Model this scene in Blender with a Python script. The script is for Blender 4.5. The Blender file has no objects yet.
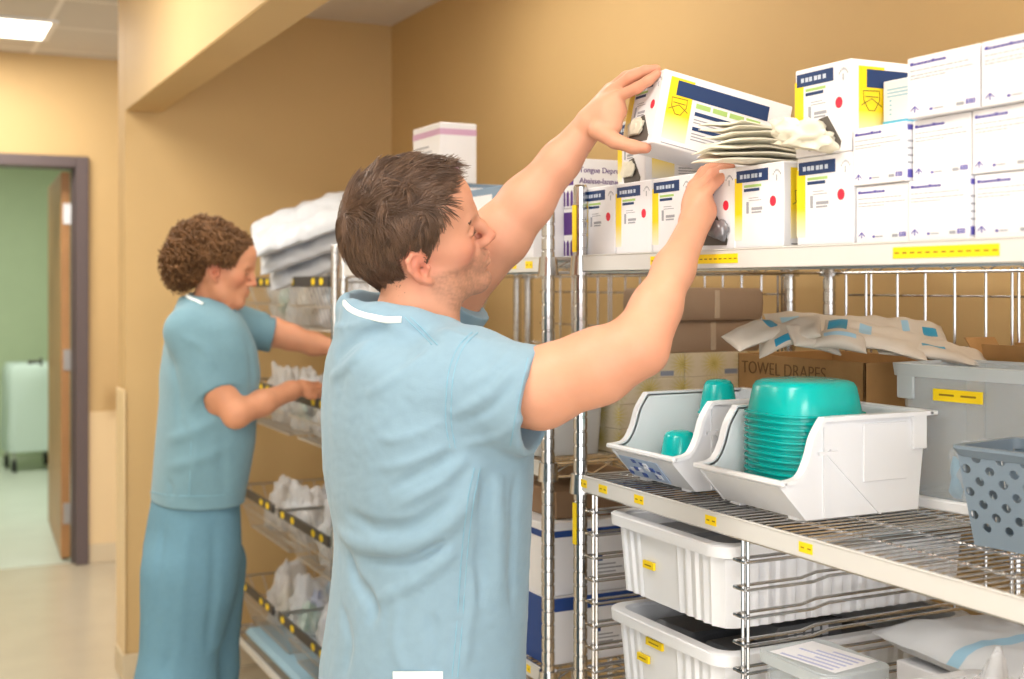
import bpy, math, random
import numpy as np
from mathutils import Vector, Matrix, Euler

random.seed(7)
RNG = np.random.RandomState(11)
SC = bpy.context.scene
COL = SC.collection
PI = math.pi

# ------------------------------------------------------------------ camera model (metres)
TH = math.radians(26.3)
FPX = 1237.0
CAMZ = 1.47
HY = 285.0
ST, CT = math.sin(TH), math.cos(TH)
def P(px, py, d):
    """world point seen at a photo pixel at depth d (used to measure real positions)"""
    r = d * (px - 512.0) / FPX
    return np.array([d * ST + r * CT, d * CT - r * ST, CAMZ + (HY - py) * d / FPX])
def DX(px, X):
    q = (px - 512.0) / FPX
    return X / (ST + CT * q)
def PX(px, py, X):            # on plane X
    return P(px, py, DX(px, X))
def PY(px, py, Y):
    q = (px - 512.0) / FPX
    return P(px, py, Y / (CT - ST * q))
CR = np.array([CT, -ST, 0.0])     # picture right
CF = np.array([ST, CT, 0.0])      # picture depth
UP = np.array([0.0, 0.0, 1.0])

# ------------------------------------------------------------------ materials
def s2l(c):
    return tuple((x / 12.92 if x <= 0.04045 else ((x + 0.055) / 1.055) ** 2.4) for x in [v / 255.0 for v in c])
MATS = {}
def mat(name, rgb=(200, 200, 200), rough=0.5, metal=0.0, noise=0.0, nscale=8.0, bump=0.0, bscale=60.0, alpha=1.0,
        trans=0.0, attr=False, sss=0.0, emit=None, coat=0.0, spec=0.5, rgb2=None, sheen=0.0, ior=1.45):
    if name in MATS: return MATS[name]
    m = bpy.data.materials.new(name); m.use_nodes = True
    nt = m.node_tree; b = nt.nodes['Principled BSDF']
    lin = s2l(rgb)
    b.inputs['Base Color'].default_value = (*lin, 1)
    b.inputs['Roughness'].default_value = rough
    b.inputs['Metallic'].default_value = metal
    b.inputs['Alpha'].default_value = alpha
    b.inputs['Transmission Weight'].default_value = trans
    b.inputs['Coat Weight'].default_value = coat
    b.inputs['Specular IOR Level'].default_value = spec
    b.inputs['Sheen Weight'].default_value = sheen
    b.inputs['IOR'].default_value = ior
    if sss:
        b.inputs['Subsurface Weight'].default_value = sss
        b.inputs['Subsurface Radius'].default_value = (0.010, 0.004, 0.002)
        b.inputs['Subsurface Scale'].default_value = 1.0
    tc = nt.nodes.new('ShaderNodeTexCoord')
    src = None
    if attr:
        a = nt.nodes.new('ShaderNodeAttribute'); a.attribute_name = 'Col'
        src = a.outputs['Color']; nt.links.new(src, b.inputs['Base Color'])
    if noise or rgb2:
        n = nt.nodes.new('ShaderNodeTexNoise'); n.inputs['Scale'].default_value = nscale; n.inputs['Detail'].default_value = 4
        nt.links.new(tc.outputs['Object'], n.inputs['Vector'])
        mx = nt.nodes.new('ShaderNodeMix'); mx.data_type = 'RGBA'
        rp = nt.nodes.new('ShaderNodeMapRange'); rp.inputs['From Min'].default_value = 0.3; rp.inputs['From Max'].default_value = 0.7
        nt.links.new(n.outputs['Fac'], rp.inputs['Value']); nt.links.new(rp.outputs['Result'], mx.inputs[0])
        c2 = s2l(rgb2) if rgb2 else tuple(v * (1 - noise) for v in lin)
        mx.inputs[6].default_value = (*lin, 1); mx.inputs[7].default_value = (*c2, 1)
        if src is not None:
            mx.blend_type = 'MULTIPLY'; mx.inputs[0].default_value = 1
            g = nt.nodes.new('ShaderNodeMapRange'); g.inputs['To Min'].default_value = 1.0; g.inputs['To Max'].default_value = 1 - noise
            nt.links.new(rp.outputs['Result'], g.inputs['Value'])
            for l in list(mx.inputs[0].links): nt.links.remove(l)
            nt.links.new(src, mx.inputs[6]); nt.links.new(g.outputs['Result'], mx.inputs[7])
        nt.links.new(mx.outputs[2], b.inputs['Base Color'])
    if bump:
        n2 = nt.nodes.new('ShaderNodeTexNoise'); n2.inputs['Scale'].default_value = bscale; n2.inputs['Detail'].default_value = 5
        nt.links.new(tc.outputs['Object'], n2.inputs['Vector'])
        bp = nt.nodes.new('ShaderNodeBump'); bp.inputs['Strength'].default_value = bump; bp.inputs['Distance'].default_value = 0.01
        nt.links.new(n2.outputs['Fac'], bp.inputs['Height']); nt.links.new(bp.outputs['Normal'], b.inputs['Normal'])
    if emit:
        b.inputs['Emission Color'].default_value = (*s2l(emit[0]), 1); b.inputs['Emission Strength'].default_value = emit[1]
    MATS[name] = m
    return m

# ------------------------------------------------------------------ objects
def link(o, parent=None):
    COL.objects.link(o)
    if parent is not None: o.parent = parent
    return o
def props(o, label=None, cat=None, group=None, kind=None):
    if label: o['label'] = label
    if cat: o['category'] = cat
    if group: o['group'] = group
    if kind: o['kind'] = kind
    return o
def thing(name, label, cat, loc=(0, 0, 0), rot=(0, 0, 0), group=None):
    o = bpy.data.objects.new(name, None); o.empty_display_size = 0.05
    link(o); o.location = tuple(loc); o.rotation_euler = rot
    return props(o, label, cat, group)
def dup(root, loc=None, rot=None, label=None, group=None):
    r = root.copy(); COL.objects.link(r)
    if loc is not None: r.location = tuple(loc)
    if rot is not None: r.rotation_euler = rot
    if label: r['label'] = label
    if group: r['group'] = group
    for ch in list(root.children):
        c = ch.copy(); COL.objects.link(c); c.parent = r
        for g in list(ch.children):
            d = g.copy(); COL.objects.link(d); d.parent = c
    return r

class MB:
    """collects shapes; build() links them as ONE mesh object"""
    def __init__(s): s.v = []; s.f = []; s.m = []; s.n = 0
    def add(s, verts, faces, mi=0):
        verts = np.asarray(verts, float).reshape(-1, 3)
        s.v.append(verts); b = s.n
        for f in faces: s.f.append([i + b for i in f]); s.m.append(mi)
        s.n += len(verts); return s
    def box(s, lo, hi, ch=0.0, mi=0, rot=None, org=None):
        lo = np.minimum(lo, hi).astype(float); hi = np.maximum(np.asarray(hi, float), lo)
        c = (lo + np.asarray(hi)) / 2; h = np.abs(np.asarray(hi) - lo) / 2
        if ch <= 0:
            V = [[sx * h[0], sy * h[1], sz * h[2]] for sx in (-1, 1) for sy in (-1, 1) for sz in (-1, 1)]
            F = [[0, 1, 3, 2], [4, 6, 7, 5], [0, 4, 5, 1], [2, 3, 7, 6], [0, 2, 6, 4], [1, 5, 7, 3]]
        else:
            ch = min(ch, *(h * 0.9)); V = []; ix = {}
            for sx in (-1, 1):
                for sy in (-1, 1):
                    for sz in (-1, 1):
                        for a in range(3):
                            p = [sx * (h[0] - ch), sy * (h[1] - ch), sz * (h[2] - ch)]
                            p[a] = (sx, sy, sz)[a] * h[a]
                            ix[(sx, sy, sz, a)] = len(V); V.append(p)
            F = []
            for a in range(3):
                o1, o2 = [i for i in range(3) if i != a]
                for sa in (-1, 1):
                    q = []
                    for (u, w) in ((-1, -1), (1, -1), (1, 1), (-1, 1)):
                        sg = [0, 0, 0]; sg[a] = sa; sg[o1] = u; sg[o2] = w; q.append(ix[(*sg, a)])
                    F.append(q)
            for a in range(3):            # edges along axis a
                o1, o2 = [i for i in range(3) if i != a]
                for u in (-1, 1):
                    for w in (-1, 1):
                        q = []
                        for (sa, ax) in ((-1, o1), (1, o1), (1, o2), (-1, o2)):
                            sg = [0, 0, 0]; sg[a] = sa; sg[o1] = u; sg[o2] = w; q.append(ix[(*sg, ax)])
                        F.append(q)
            for sx in (-1, 1):
                for sy in (-1, 1):
                    for sz in (-1, 1): F.append([ix[(sx, sy, sz, a)] for a in range(3)])
        V = np.array(V)
        VV = V + c
        # orient outward
        F2 = []
        for f in F:
            n = np.cross(V[f[1]] - V[f[0]], V[f[2]] - V[f[0]]); ctr = V[f].mean(0)
            F2.append(f if np.dot(n, ctr) >= 0 else f[::-1])
        if rot is not None:
            o = np.asarray(org if org is not None else c); VV = (VV - o) @ np.asarray(rot).T + o
        return s.add(VV, F2, mi)
    def tube(s, pts, r, n=8, cap=True, mi=0, closed=False):
        pts = np.asarray(pts, float); k = len(pts)
        r = np.full(k, r, float) if np.isscalar(r) else np.asarray(r, float)
        t = np.zeros_like(pts)
        if closed: t = np.roll(pts, -1, 0) - np.roll(pts, 1, 0)
        else:
            t[1:-1] = pts[2:] - pts[:-2]; t[0] = pts[1] - pts[0]; t[-1] = pts[-1] - pts[-2]
        t /= np.maximum(np.linalg.norm(t, axis=1, keepdims=True), 1e-9)
        u = np.cross(t[0], [0, 0, 1.0]);
        if np.linalg.norm(u) < 1e-3: u = np.cross(t[0], [1.0, 0, 0])
        u /= np.linalg.norm(u); V = []
        for i in range(k):
            u = u - np.dot(u, t[i]) * t[i]; u /= max(np.linalg.norm(u), 1e-9); w = np.cross(t[i], u)
            for j in range(n):
                a = 2 * PI * j / n; V.append(pts[i] + r[i] * (math.cos(a) * u + math.sin(a) * w))
        F = []
        for i in range(k if closed else k - 1):
            i2 = (i + 1) % k
            for j in range(n):
                j2 = (j + 1) % n; F.append([i * n + j, i * n + j2, i2 * n + j2, i2 * n + j])
        if cap and not closed:
            F.append([j for j in range(n)][::-1]); F.append([(k - 1) * n + j for j in range(n)])
        return s.add(V, F, mi)
    def rings(s, rings, cap0=True, cap1=True, mi=0, close=True):
        """loft a list of equal length rings"""
        n = len(rings[0]); V = np.concatenate([np.asarray(r, float) for r in rings]); F = []
        for i in range(len(rings) - 1):
            for j in range(n if close else n - 1):
                j2 = (j + 1) % n; F.append([i * n + j, i * n + j2, (i + 1) * n + j2, (i + 1) * n + j])
        if cap0: F.append(list(range(n))[::-1])
        if cap1: F.append([(len(rings) - 1) * n + j for j in range(n)])
        return s.add(V, F, mi)
    def prism(s, poly, axis, a, b, mi=0):
        """polygon in the two other axes extruded along axis from a to b"""
        o = [i for i in range(3) if i != axis]; R = []
        for t in (a, b):
            q = np.zeros((len(poly), 3)); q[:, o] = np.asarray(poly, float); q[:, axis] = t; R.append(q)
        return s.rings(R, mi=mi)
    def build(s, name, mats, parent=None, smooth=False, angle=35, loc=None, rot=None):
        me = bpy.data.meshes.new(name)
        V = np.concatenate(s.v) if s.v else np.zeros((0, 3))
        me.from_pydata(V.tolist(), [], s.f); me.update()
        if not isinstance(mats, (list, tuple)): mats = [mats]
        for m in mats: me.materials.append(m)
        if len(mats) > 1: me.polygons.foreach_set('material_index', s.m)
        import bmesh
        bm = bmesh.new(); bm.from_mesh(me); bmesh.ops.recalc_face_normals(bm, faces=bm.faces); bm.to_mesh(me); bm.free()
        if smooth:
            me.polygons.foreach_set('use_smooth', [True] * len(me.polygons))
            if angle < 179: me.set_sharp_from_angle(angle=math.radians(angle))
        o = bpy.data.objects.new(name, me); link(o, parent)
        if loc is not None: o.location = tuple(loc)
        if rot is not None: o.rotation_euler = rot
        return o

def mesh_obj(name, V, F, mats, parent=None, smooth=True, col=None):
    me = bpy.data.meshes.new(name)
    V = np.asarray(V, np.float32)
    me.vertices.add(len(V)); me.vertices.foreach_set('co', V.ravel())
    F = np.asarray(F, np.int32); k = F.shape[1]
    me.loops.add(F.size); me.loops.foreach_set('vertex_index', F.ravel())
    me.polygons.add(len(F)); me.polygons.foreach_set('loop_start', np.arange(0, F.size, k, dtype=np.int32))
    me.update(calc_edges=True); me.validate()
    for m in (mats if isinstance(mats, (list, tuple)) else [mats]): me.materials.append(m)
    me.polygons.foreach_set('use_smooth', np.full(len(me.polygons), smooth))
    if col is not None:
        a = me.color_attributes.new('Col', 'FLOAT_COLOR', 'POINT')
        c = np.ones((len(V), 4), np.float32); c[:, :3] = col; a.data.foreach_set('color', c.ravel())
    o = bpy.data.objects.new(name, me); return link(o, parent)

def text_mesh(txt, size, depth=0.0004, bold=0.0):
    cu = bpy.data.curves.new('lettering', 'FONT'); cu.body = txt; cu.size = size; cu.extrude = depth; cu.align_x = 'LEFT'; cu.offset = bold
    t = bpy.data.objects.new('lettering', cu); COL.objects.link(t)
    bpy.context.view_layer.update()
    me = bpy.data.meshes.new_from_object(t.evaluated_get(bpy.context.evaluated_depsgraph_get()))
    bpy.data.objects.remove(t); return me
def text_obj(name, txt, size, m, parent, origin, right, up, bold=0.0):
    me = text_mesh(txt, size, bold=bold); me.materials.clear(); me.materials.append(m)
    o = bpy.data.objects.new(name, me); link(o, parent)
    r = Vector(right).normalized(); u = Vector(up).normalized(); n = r.cross(u)
    M = Matrix((r, u, n)).transposed().to_4x4(); M.translation = Vector(origin); o.matrix_local = M
    return o

# ------------------------------------------------------------------ noise
_NW = [(RNG.normal(size=(14, 3)), RNG.rand(14) * 6.28) for _ in range(6)]
def noise3(p, scale, which=0):
    p = np.asarray(p, float) * scale; W, ph = _NW[which % 6]
    s = np.zeros(p.shape[:-1])
    for w, f in zip(W, ph): s += np.sin(p @ w + f)
    return s / 5.0

# ------------------------------------------------------------------ distance field sculpting
class Field:
    def __init__(s, lo, hi, h):
        s.lo = np.asarray(lo, float); s.h = h
        s.n = np.ceil((np.asarray(hi) - s.lo) / h).astype(int) + 1
        s.D = np.full(tuple(s.n), 1.0, np.float32)
    def sl(s, lo, hi):
        a = np.clip(np.floor((np.asarray(lo) - s.lo) / s.h).astype(int), 0, s.n - 1)
        b = np.clip(np.ceil((np.asarray(hi) - s.lo) / s.h).astype(int) + 1, 1, s.n)
        sl = tuple(slice(x, max(y, x + 1)) for x, y in zip(a, b))
        ax = [(s.lo[i] + s.h * np.arange(sl[i].start, sl[i].stop)).astype(np.float32) for i in range(3)]
        return sl, ax[0][:, None, None], ax[1][None, :, None], ax[2][None, None, :]
    def op(s, fn, lo, hi, k=0.01, mode='add'):
        m = k + 4 * s.h
        sl, x, y, z = s.sl(np.asarray(lo) - m, np.asarray(hi) + m)
        d = fn(x, y, z).astype(np.float32); A = s.D[sl]
        if mode == 'add':
            h = np.clip(0.5 + 0.5 * (A - d) / k, 0, 1); s.D[sl] = A + (d - A) * h - k * h * (1 - h)
        elif mode == 'sub':
            d = -d; h = np.clip(0.5 - 0.5 * (A - d) / k, 0, 1); s.D[sl] = A + (d - A) * h + k * h * (1 - h)
        elif mode == 'disp':
            s.D[sl] = A - d
        return s
    def cone(s, a, b, ra, rb, k=0.01, mode='add'):
        a = np.asarray(a, float); b = np.asarray(b, float); ab = b - a; L = max(float(ab @ ab), 1e-9)
        def fn(x, y, z):
            t = np.clip(((x - a[0]) * ab[0] + (y - a[1]) * ab[1] + (z - a[2]) * ab[2]) / L, 0, 1)
            return np.sqrt((x - a[0] - t * ab[0]) ** 2 + (y - a[1] - t * ab[1]) ** 2 + (z - a[2] - t * ab[2]) ** 2) - (ra + (rb - ra) * t)
        r = max(ra, rb)
        return s.op(fn, np.minimum(a, b) - r, np.maximum(a, b) + r, k, mode)
    def chain(s, pts, rs, k=0.01, mode='add'):
        for i in range(len(pts) - 1): s.cone(pts[i], pts[i + 1], rs[i], rs[i + 1], k, mode)
        return s
    def ell(s, c, r, M=None, k=0.01, mode='add'):
        c = np.asarray(c, float); r = np.asarray(r, float); M = np.eye(3) if M is None else np.asarray(M)  # columns = axes
        def fn(x, y, z):
            X, Y, Z = x - c[0], y - c[1], z - c[2]
            k0 = 0; k1 = 0
            for i in range(3):
                u = (X * M[0, i] + Y * M[1, i] + Z * M[2, i]); k0 = k0 + (u / r[i]) ** 2; k1 = k1 + (u / r[i] ** 2) ** 2
            k0 = np.sqrt(k0); k1 = np.sqrt(k1)
            return k0 * (k0 - 1) / np.maximum(k1, 1e-6)
        R = np.abs(M) @ r
        return s.op(fn, c - R, c + R, k, mode)
    def ridge(s, pts, amp, w):
        """raise (amp>0) or sink the surface along a 3-D polyline"""
        pts = np.asarray(pts, float)
        n = len(pts)
        def fn(x, y, z):
            best = None
            for i in range(n - 1):
                a, b = pts[i], pts[i + 1]; ab = b - a; L = max(float(ab @ ab), 1e-9)
                t = np.clip(((x - a[0]) * ab[0] + (y - a[1]) * ab[1] + (z - a[2]) * ab[2]) / L, 0, 1)
                q = (x - a[0] - t * ab[0]) ** 2 + (y - a[1] - t * ab[1]) ** 2 + (z - a[2] - t * ab[2]) ** 2
                u = (i + t) / (n - 1); e = np.exp(-q / w ** 2) * np.clip(np.minimum(u, 1 - u) * 5, 0, 1)
                best = e if best is None else np.maximum(best, e)
            return amp * best
        m = 2.5 * w
        return s.op(fn, pts.min(0) - m, pts.max(0) + m, 0.0, 'disp')
    def sample(s, p):
        p = np.asarray(p, float); g = (p - s.lo) / s.h; g = np.clip(g, 0, s.n - 1.001); i = np.floor(g).astype(int); f = g - i
        out = 0
        for dx in (0, 1):
            for dy in (0, 1):
                for dz in (0, 1):
                    w = (f[..., 0] if dx else 1 - f[..., 0]) * (f[..., 1] if dy else 1 - f[..., 1]) * (f[..., 2] if dz else 1 - f[..., 2])
                    out = out + w * s.D[i[..., 0] + dx, i[..., 1] + dy, i[..., 2] + dz]
        return out
    def hit(s, px, py, d0, d1):
        """first surface point along the line of sight through a photo pixel"""
        ds = np.linspace(d0, d1, 500); pts = np.array([P(px, py, d) for d in ds]); v = s.sample(pts)
        k = np.argmax(v < 0)
        return pts[k] if (v < 0).any() else pts[int(np.argmin(v))]
    def mesh(s):
        D = s.D; S = D < 0
        c = np.zeros(tuple(np.array(D.shape) - 1), np.uint8)
        def sh(A, o): return A[o[0]:A.shape[0] - 1 + o[0], o[1]:A.shape[1] - 1 + o[1], o[2]:A.shape[2] - 1 + o[2]]
        offs = [(i, j, k) for i in (0, 1) for j in (0, 1) for k in (0, 1)]
        for o in offs: c += sh(S, o)
        act = (c > 0) & (c < 8); idx = np.argwhere(act)
        vals = np.stack([D[idx[:, 0] + o[0], idx[:, 1] + o[1], idx[:, 2] + o[2]] for o in offs], 1)
        acc = np.zeros((len(idx), 3)); cnt = np.zeros(len(idx))
        for a in range(8):
            for b in range(a + 1, 8):
                oa, ob = np.array(offs[a]), np.array(offs[b])
                if np.abs(oa - ob).sum() != 1: continue
                va, vb = vals[:, a], vals[:, b]; m = (va < 0) != (vb < 0)
                t = va[m] / (va[m] - vb[m]); acc[m] += oa + t[:, None] * (ob - oa); cnt[m] += 1
        V = s.lo + s.h * (idx + acc / cnt[:, None])
        vid = np.full(act.shape, -1, np.int32); vid[act] = np.arange(len(idx))
        Fs = []
        for ax in range(3):
            o = [0, 0, 0]; o[ax] = 1
            A = S[tuple(slice(0, n - o[i]) for i, n in enumerate(S.shape))]; B = S[tuple(slice(o[i], None) for i in range(3))]
            e = np.argwhere(A != B); u, w = [i for i in range(3) if i != ax]
            e = e[(e[:, u] > 0) & (e[:, w] > 0) & (e[:, u] < S.shape[u] - 1) & (e[:, w] < S.shape[w] - 1)]
            q = []
            for du, dw in ((-1, -1), (0, -1), (0, 0), (-1, 0)):
                g = e.copy(); g[:, u] += du; g[:, w] += dw; q.append(vid[g[:, 0], g[:, 1], g[:, 2]])
            q = np.stack(q, 1); inside = S[e[:, 0], e[:, 1], e[:, 2]]
            flip = inside if ax != 1 else ~inside
            q[~flip] = q[~flip][:, ::-1]; Fs.append(q)
        return V, np.concatenate(Fs)
def smoothstep(a, b, x):
    t = np.clip((x - a) / (b - a), 0, 1); return t * t * (3 - 2 * t)
def catmull(pts, n=6):
    pts = np.asarray(pts, float); q = np.vstack([2 * pts[0] - pts[1], pts, 2 * pts[-1] - pts[-2]]); out = []
    for i in range(1, len(q) - 2):
        for t in np.linspace(0, 1, n, endpoint=False):
            a, b, c, d = q[i - 1], q[i], q[i + 1], q[i + 2]
            out.append(0.5 * ((2 * b) + (-a + c) * t + (2 * a - 5 * b + 4 * c - d) * t ** 2 + (-a + 3 * b - 3 * c + d) * t ** 3))
    out.append(pts[-1]); return np.array(out)
def rrect(hx, hy, r, z, n=5):
    R = []
    for (sx, sy, a0) in ((1, 1, 0), (-1, 1, 90), (-1, -1, 180), (1, -1, 270)):
        for k in range(n + 1):
            a = math.radians(a0 + 90 * k / n); R.append((sx * (hx - r) + r * math.cos(a), sy * (hy - r) + r * math.sin(a), z))
    return R
# ------------------------------------------------------------------ materials used all over
WALL = mat('wall_paint', (204, 172, 120), 0.65, noise=0.05, nscale=3, bump=0.03, bscale=250)
TRIMW = mat('wall_guard', (226, 200, 156), 0.45)
CEILP = mat('ceiling_paint', (214, 206, 198), 0.8)
GREENW = mat('green_wall', (186, 200, 166), 0.7, noise=0.04)
DOORM = mat('door_frame_paint', (96, 84, 84), 0.45)
WOODD = mat('door_veneer', (188, 138, 88), 0.4, noise=0.25, nscale=3)
CHROME = mat('chrome_wire', (205, 205, 205), 0.22, metal=1.0)
STEEL = mat('brushed_steel', (190, 190, 190), 0.35, metal=1.0)
DARKP = mat('dark_plastic', (62, 60, 60), 0.5)
YEL = mat('yellow_label', (248, 214, 20), 0.5)
INK = mat('black_ink', (45, 42, 45), 0.6)
GREYINK = mat('grey_ink', (160, 162, 170), 0.6)
WHITEC = mat('white_carton', (236, 236, 240), 0.5, noise=0.03, nscale=12)
WHITEP = mat('white_plastic', (236, 238, 242), 0.32, noise=0.015, nscale=6)
CARD = mat('corrugated_card', (176, 134, 84), 0.75, noise=0.12, nscale=30)
CARDD = mat('card_edge', (120, 82, 46), 0.8)
NAVY = mat('navy_print', (26, 56, 104), 0.5)
PURP = mat('violet_print', (92, 84, 170), 0.5)
RED = mat('red_print', (222, 40, 66), 0.5)
LBLUE = mat('sky_blue_print', (96, 190, 226), 0.5)
GREENT = mat('lime_print', (170, 205, 120), 0.5)
BLACKP = mat('black_rubber', (24, 24, 24), 0.6)

def tile_mat(name, rgb, size, gap, grgb):
    m = bpy.data.materials.new(name); m.use_nodes = True; nt = m.node_tree; b = nt.nodes['Principled BSDF']
    tc = nt.nodes.new('ShaderNodeTexCoord'); br = nt.nodes.new('ShaderNodeTexBrick')
    br.offset = 0.0; br.inputs['Scale'].default_value = 1.0
    br.inputs['Brick Width'].default_value = size; br.inputs['Row Height'].default_value = size
    br.inputs['Mortar Size'].default_value = gap; br.inputs['Color1'].default_value = (*s2l(rgb), 1)
    br.inputs['Color2'].default_value = (*[x * 0.96 for x in s2l(rgb)], 1); br.inputs['Mortar'].default_value = (*s2l(grgb), 1)
    nt.links.new(tc.outputs['Object'], br.inputs['Vector']); nt.links.new(br.outputs['Color'], b.inputs['Base Color'])
    b.inputs['Roughness'].default_value = 0.85
    return m
CTILE = tile_mat('acoustic_ceiling_tile', (205, 200, 192), 0.61, 0.012, (232, 228, 222))
FLOORM = mat('beige_linoleum', (194, 183, 162), 0.22, noise=0.06, nscale=5)
FLOORG = mat('pale_green_floor', (206, 212, 198), 0.3, noise=0.08, nscale=4)

XF, XR = 1.108, 1.686          # front and rear post lines of the shelving
WX = 1.80                      # back wall
EY = 4.75                      # end wall of the alcove
HX0, HX1 = 0.747, 0.877        # header beam
FY = 6.85                      # far corridor wall
HZ = 2.116
CZ, AZ = 2.67, 2.53

def struct(name, mb, m, **k):
    return props(mb.build(name, m, **k), kind='structure')
struct('floor', MB().box((-2.6, -2.6, -0.06), (3.0, FY + 0.06, 0)), FLOORM)
struct('floor_green_room', MB().box((-2.6, FY + 0.06, -0.06), (3.0, 11.6, 0)), FLOORG)
struct('wall_back', MB().box((WX, -2.6, 0), (WX + 0.12, EY + 0.165, CZ)), WALL)
struct('wall_end', MB().box((HX0, EY, 0), (WX, EY + 0.165, CZ)), WALL)
struct('wall_header', MB().box((HX0, -2.6, HZ), (HX1, EY, CZ), 0.004), WALL)
struct('ceiling_alcove', MB().box((HX1, -2.6, AZ), (WX, EY, AZ + 0.06)), CEILP)
struct('ceiling', MB().box((-2.6, -2.6, CZ), (3.0, FY, CZ + 0.06)), CTILE)
DX0, DX1, DZ1 = -0.377, 0.823, 2.085
w = MB()
w.box((DX1 + 0.065, FY, 0), (3.0, FY + 0.12, CZ)); w.box((-2.6, FY, 0), (DX0 - 0.065, FY + 0.12, CZ)); w.box((DX0 - 0.065, FY, DZ1 + 0.06), (DX1 + 0.065, FY + 0.12, CZ))
struct('wall_far', w, WALL)
struct('wall_left', MB().box((-2.6, -2.6, 0), (-2.5, FY, CZ)), mat('pale_wall_paint', (232, 226, 214), 0.7))
struct('wall_corridor_right', MB().box((2.9, EY + 0.165, 0), (3.0, FY, CZ)), WALL)
struct('trim_1', MB().box((DX1 + 0.066, FY - 0.008, 0.10), (2.9, FY, 0.80), 0.002), TRIMW)             # lower wall panel
struct('baseboard_far', MB().box((DX1 + 0.066, FY - 0.014, 0), (2.9, FY, 0.10), 0.003), mat('cove_base', (206, 190, 160), 0.5))
struct('trim_2', MB().box((HX0 - 0.007, EY - 0.012, 0.10), (HX0, EY + 0.17, 1.08), 0.002), TRIMW)        # guard on the wall end
struct('baseboard_end', MB().box((HX0 - 0.012, EY - 0.01, 0), (WX, EY, 0.10), 0.003).box((HX0 - 0.012, EY, 0), (HX0, EY + 0.17, 0.10), 0.003), mat('cove_base', (206, 190, 160), 0.5))
g = MB(); g.box((-2.6, 11.4, 0), (3.0, 11.5, 2.7)); g.box((2.2, FY + 0.12, 0), (2.3, 11.4, 2.7)); g.box((-2.6, FY + 0.12, 0), (-2.5, 11.4, 2.7))
struct('wall_green_room', g, GREENW)
struct('ceiling_green_room', MB().box((-2.6, FY, 2.7), (3.0, 11.5, 2.76)), CEILP)

# door: frame, leaf, hinges
d = thing('door_1', 'brown door standing open in its grey frame', 'door'); d['kind'] = 'structure'; del d['category']
fr = MB()
fr.box((DX1, FY - 0.03, 0), (DX1 + 0.065, FY + 0.15, DZ1 + 0.06), 0.004); fr.box((DX0 - 0.065, FY - 0.03, 0), (DX0, FY + 0.15, DZ1 + 0.06), 0.004)
fr.box((DX0, FY - 0.03, DZ1), (DX1, FY + 0.15, DZ1 + 0.06), 0.004); fr.box((DX1 - 0.012, FY + 0.03, 0), (DX1, FY + 0.09, DZ1), 0.002)
fr.build('door_frame', DOORM, d)
a = math.radians(-2.6); ca, sa = math.cos(a), math.sin(a)
Rz = np.array([[ca, -sa, 0], [sa, ca, 0], [0, 0, 1]])
hx = (DX1 - 0.010, FY + 0.13, 0)
MB().box((hx[0] - 0.046, hx[1], 0.012), (hx[0], hx[1] + 1.18, DZ1 - 0.01), 0.002, rot=Rz, org=hx).build('door_leaf', WOODD, d)
for z in (0.25, 1.07, 1.85):
    hb = MB().box((hx[0] - 0.036, hx[1] - 0.006, z - 0.055), (hx[0] + 0.006, hx[1] + 0.001, z + 0.055), 0.001)
    hb.tube([(hx[0] + 0.004, hx[1] - 0.006, z - 0.055), (hx[0] + 0.004, hx[1] - 0.006, z + 0.055)], 0.006)
    hb.build('hinge', STEEL if z < 1.5 else WHITEP, d)
hd = MB(); hd.tube([(0.760, FY + 1.22, 1.0), (0.70, FY + 1.22, 1.0), (0.70, FY + 1.10, 1.0)], 0.009, 8); hd.tube([(0.775, FY + 1.22, 1.0), (0.765, FY + 1.22, 1.0)], 0.026, 14)
hd.build('door_handle', DARKP, d, smooth=True)

# wooden handrail on the far wall
h = thing('handrail', 'short end of the wooden wall handrail right of the grey door frame', 'handrail', (0, FY - 0.009, 0.85))
MB().box((1.03, -0.085, -0.07), (2.6, -0.045, 0.07), 0.008).build('rail', mat('rail_oak', (190, 128, 60), 0.4, noise=0.2, nscale=6), h)
for x in (1.25, 2.2): MB().box((x - 0.03, -0.046, -0.03), (x + 0.03, 0, 0.03), 0.003).build('bracket', STEEL, h)

# corridor ceiling lights; the same builder makes the added alcove fill lights
LAMP = mat('lamp_diffuser', (255, 250, 240), 0.5, emit=((255, 247, 232), 6.0))
FRAMEW = mat('lamp_frame', (232, 230, 226), 0.5)
def troffer(x0, x1, y0, y1, z, label, power):
    t = thing('ceiling_light', label, 'ceiling light', ((x0 + x1) / 2, (y0 + y1) / 2, z), group='ceiling lights in the corridor')
    hx_, hy_ = (x1 - x0) / 2, (y1 - y0) / 2
    f = MB()
    for sx in (-1, 1): f.box((sx * hx_ - 0.015, -hy_, -0.012), (sx * hx_ + 0.015, hy_, 0), 0.002)
    for sy in (-1, 1): f.box((-hx_, sy * hy_ - 0.015, -0.012), (hx_, sy * hy_ + 0.015, 0), 0.002)
    f.build('lamp_frame', FRAMEW, t)
    MB().box((-hx_ + 0.014, -hy_ + 0.014, -0.007), (hx_ - 0.014, hy_ - 0.014, -0.001), 0.001).build('diffuser', LAMP, t)
    if power:
        ld = bpy.data.lights.new('corridor_and_fill_lamp', 'AREA'); ld.shape = 'RECTANGLE'; ld.size = x1 - x0; ld.size_y = y1 - y0; ld.energy = power; ld.color = (1.0, 0.97, 0.92)
        lo = bpy.data.objects.new('corridor_and_fill_lamp', ld); link(lo, t); lo.location = (0, 0, -0.02)
    return t
troffer(-0.57, 0.63, 5.95, 6.42, CZ, 'lit ceiling light panel in the corridor above the far door', 25)
for y, pw in ((-1.2, 38), (1.3, 20), (3.6, 26)):
    troffer(-0.85, 0.35, y - 0.3, y + 0.3, CZ, 'lit ceiling light panel in the corridor behind the camera', pw)
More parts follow.
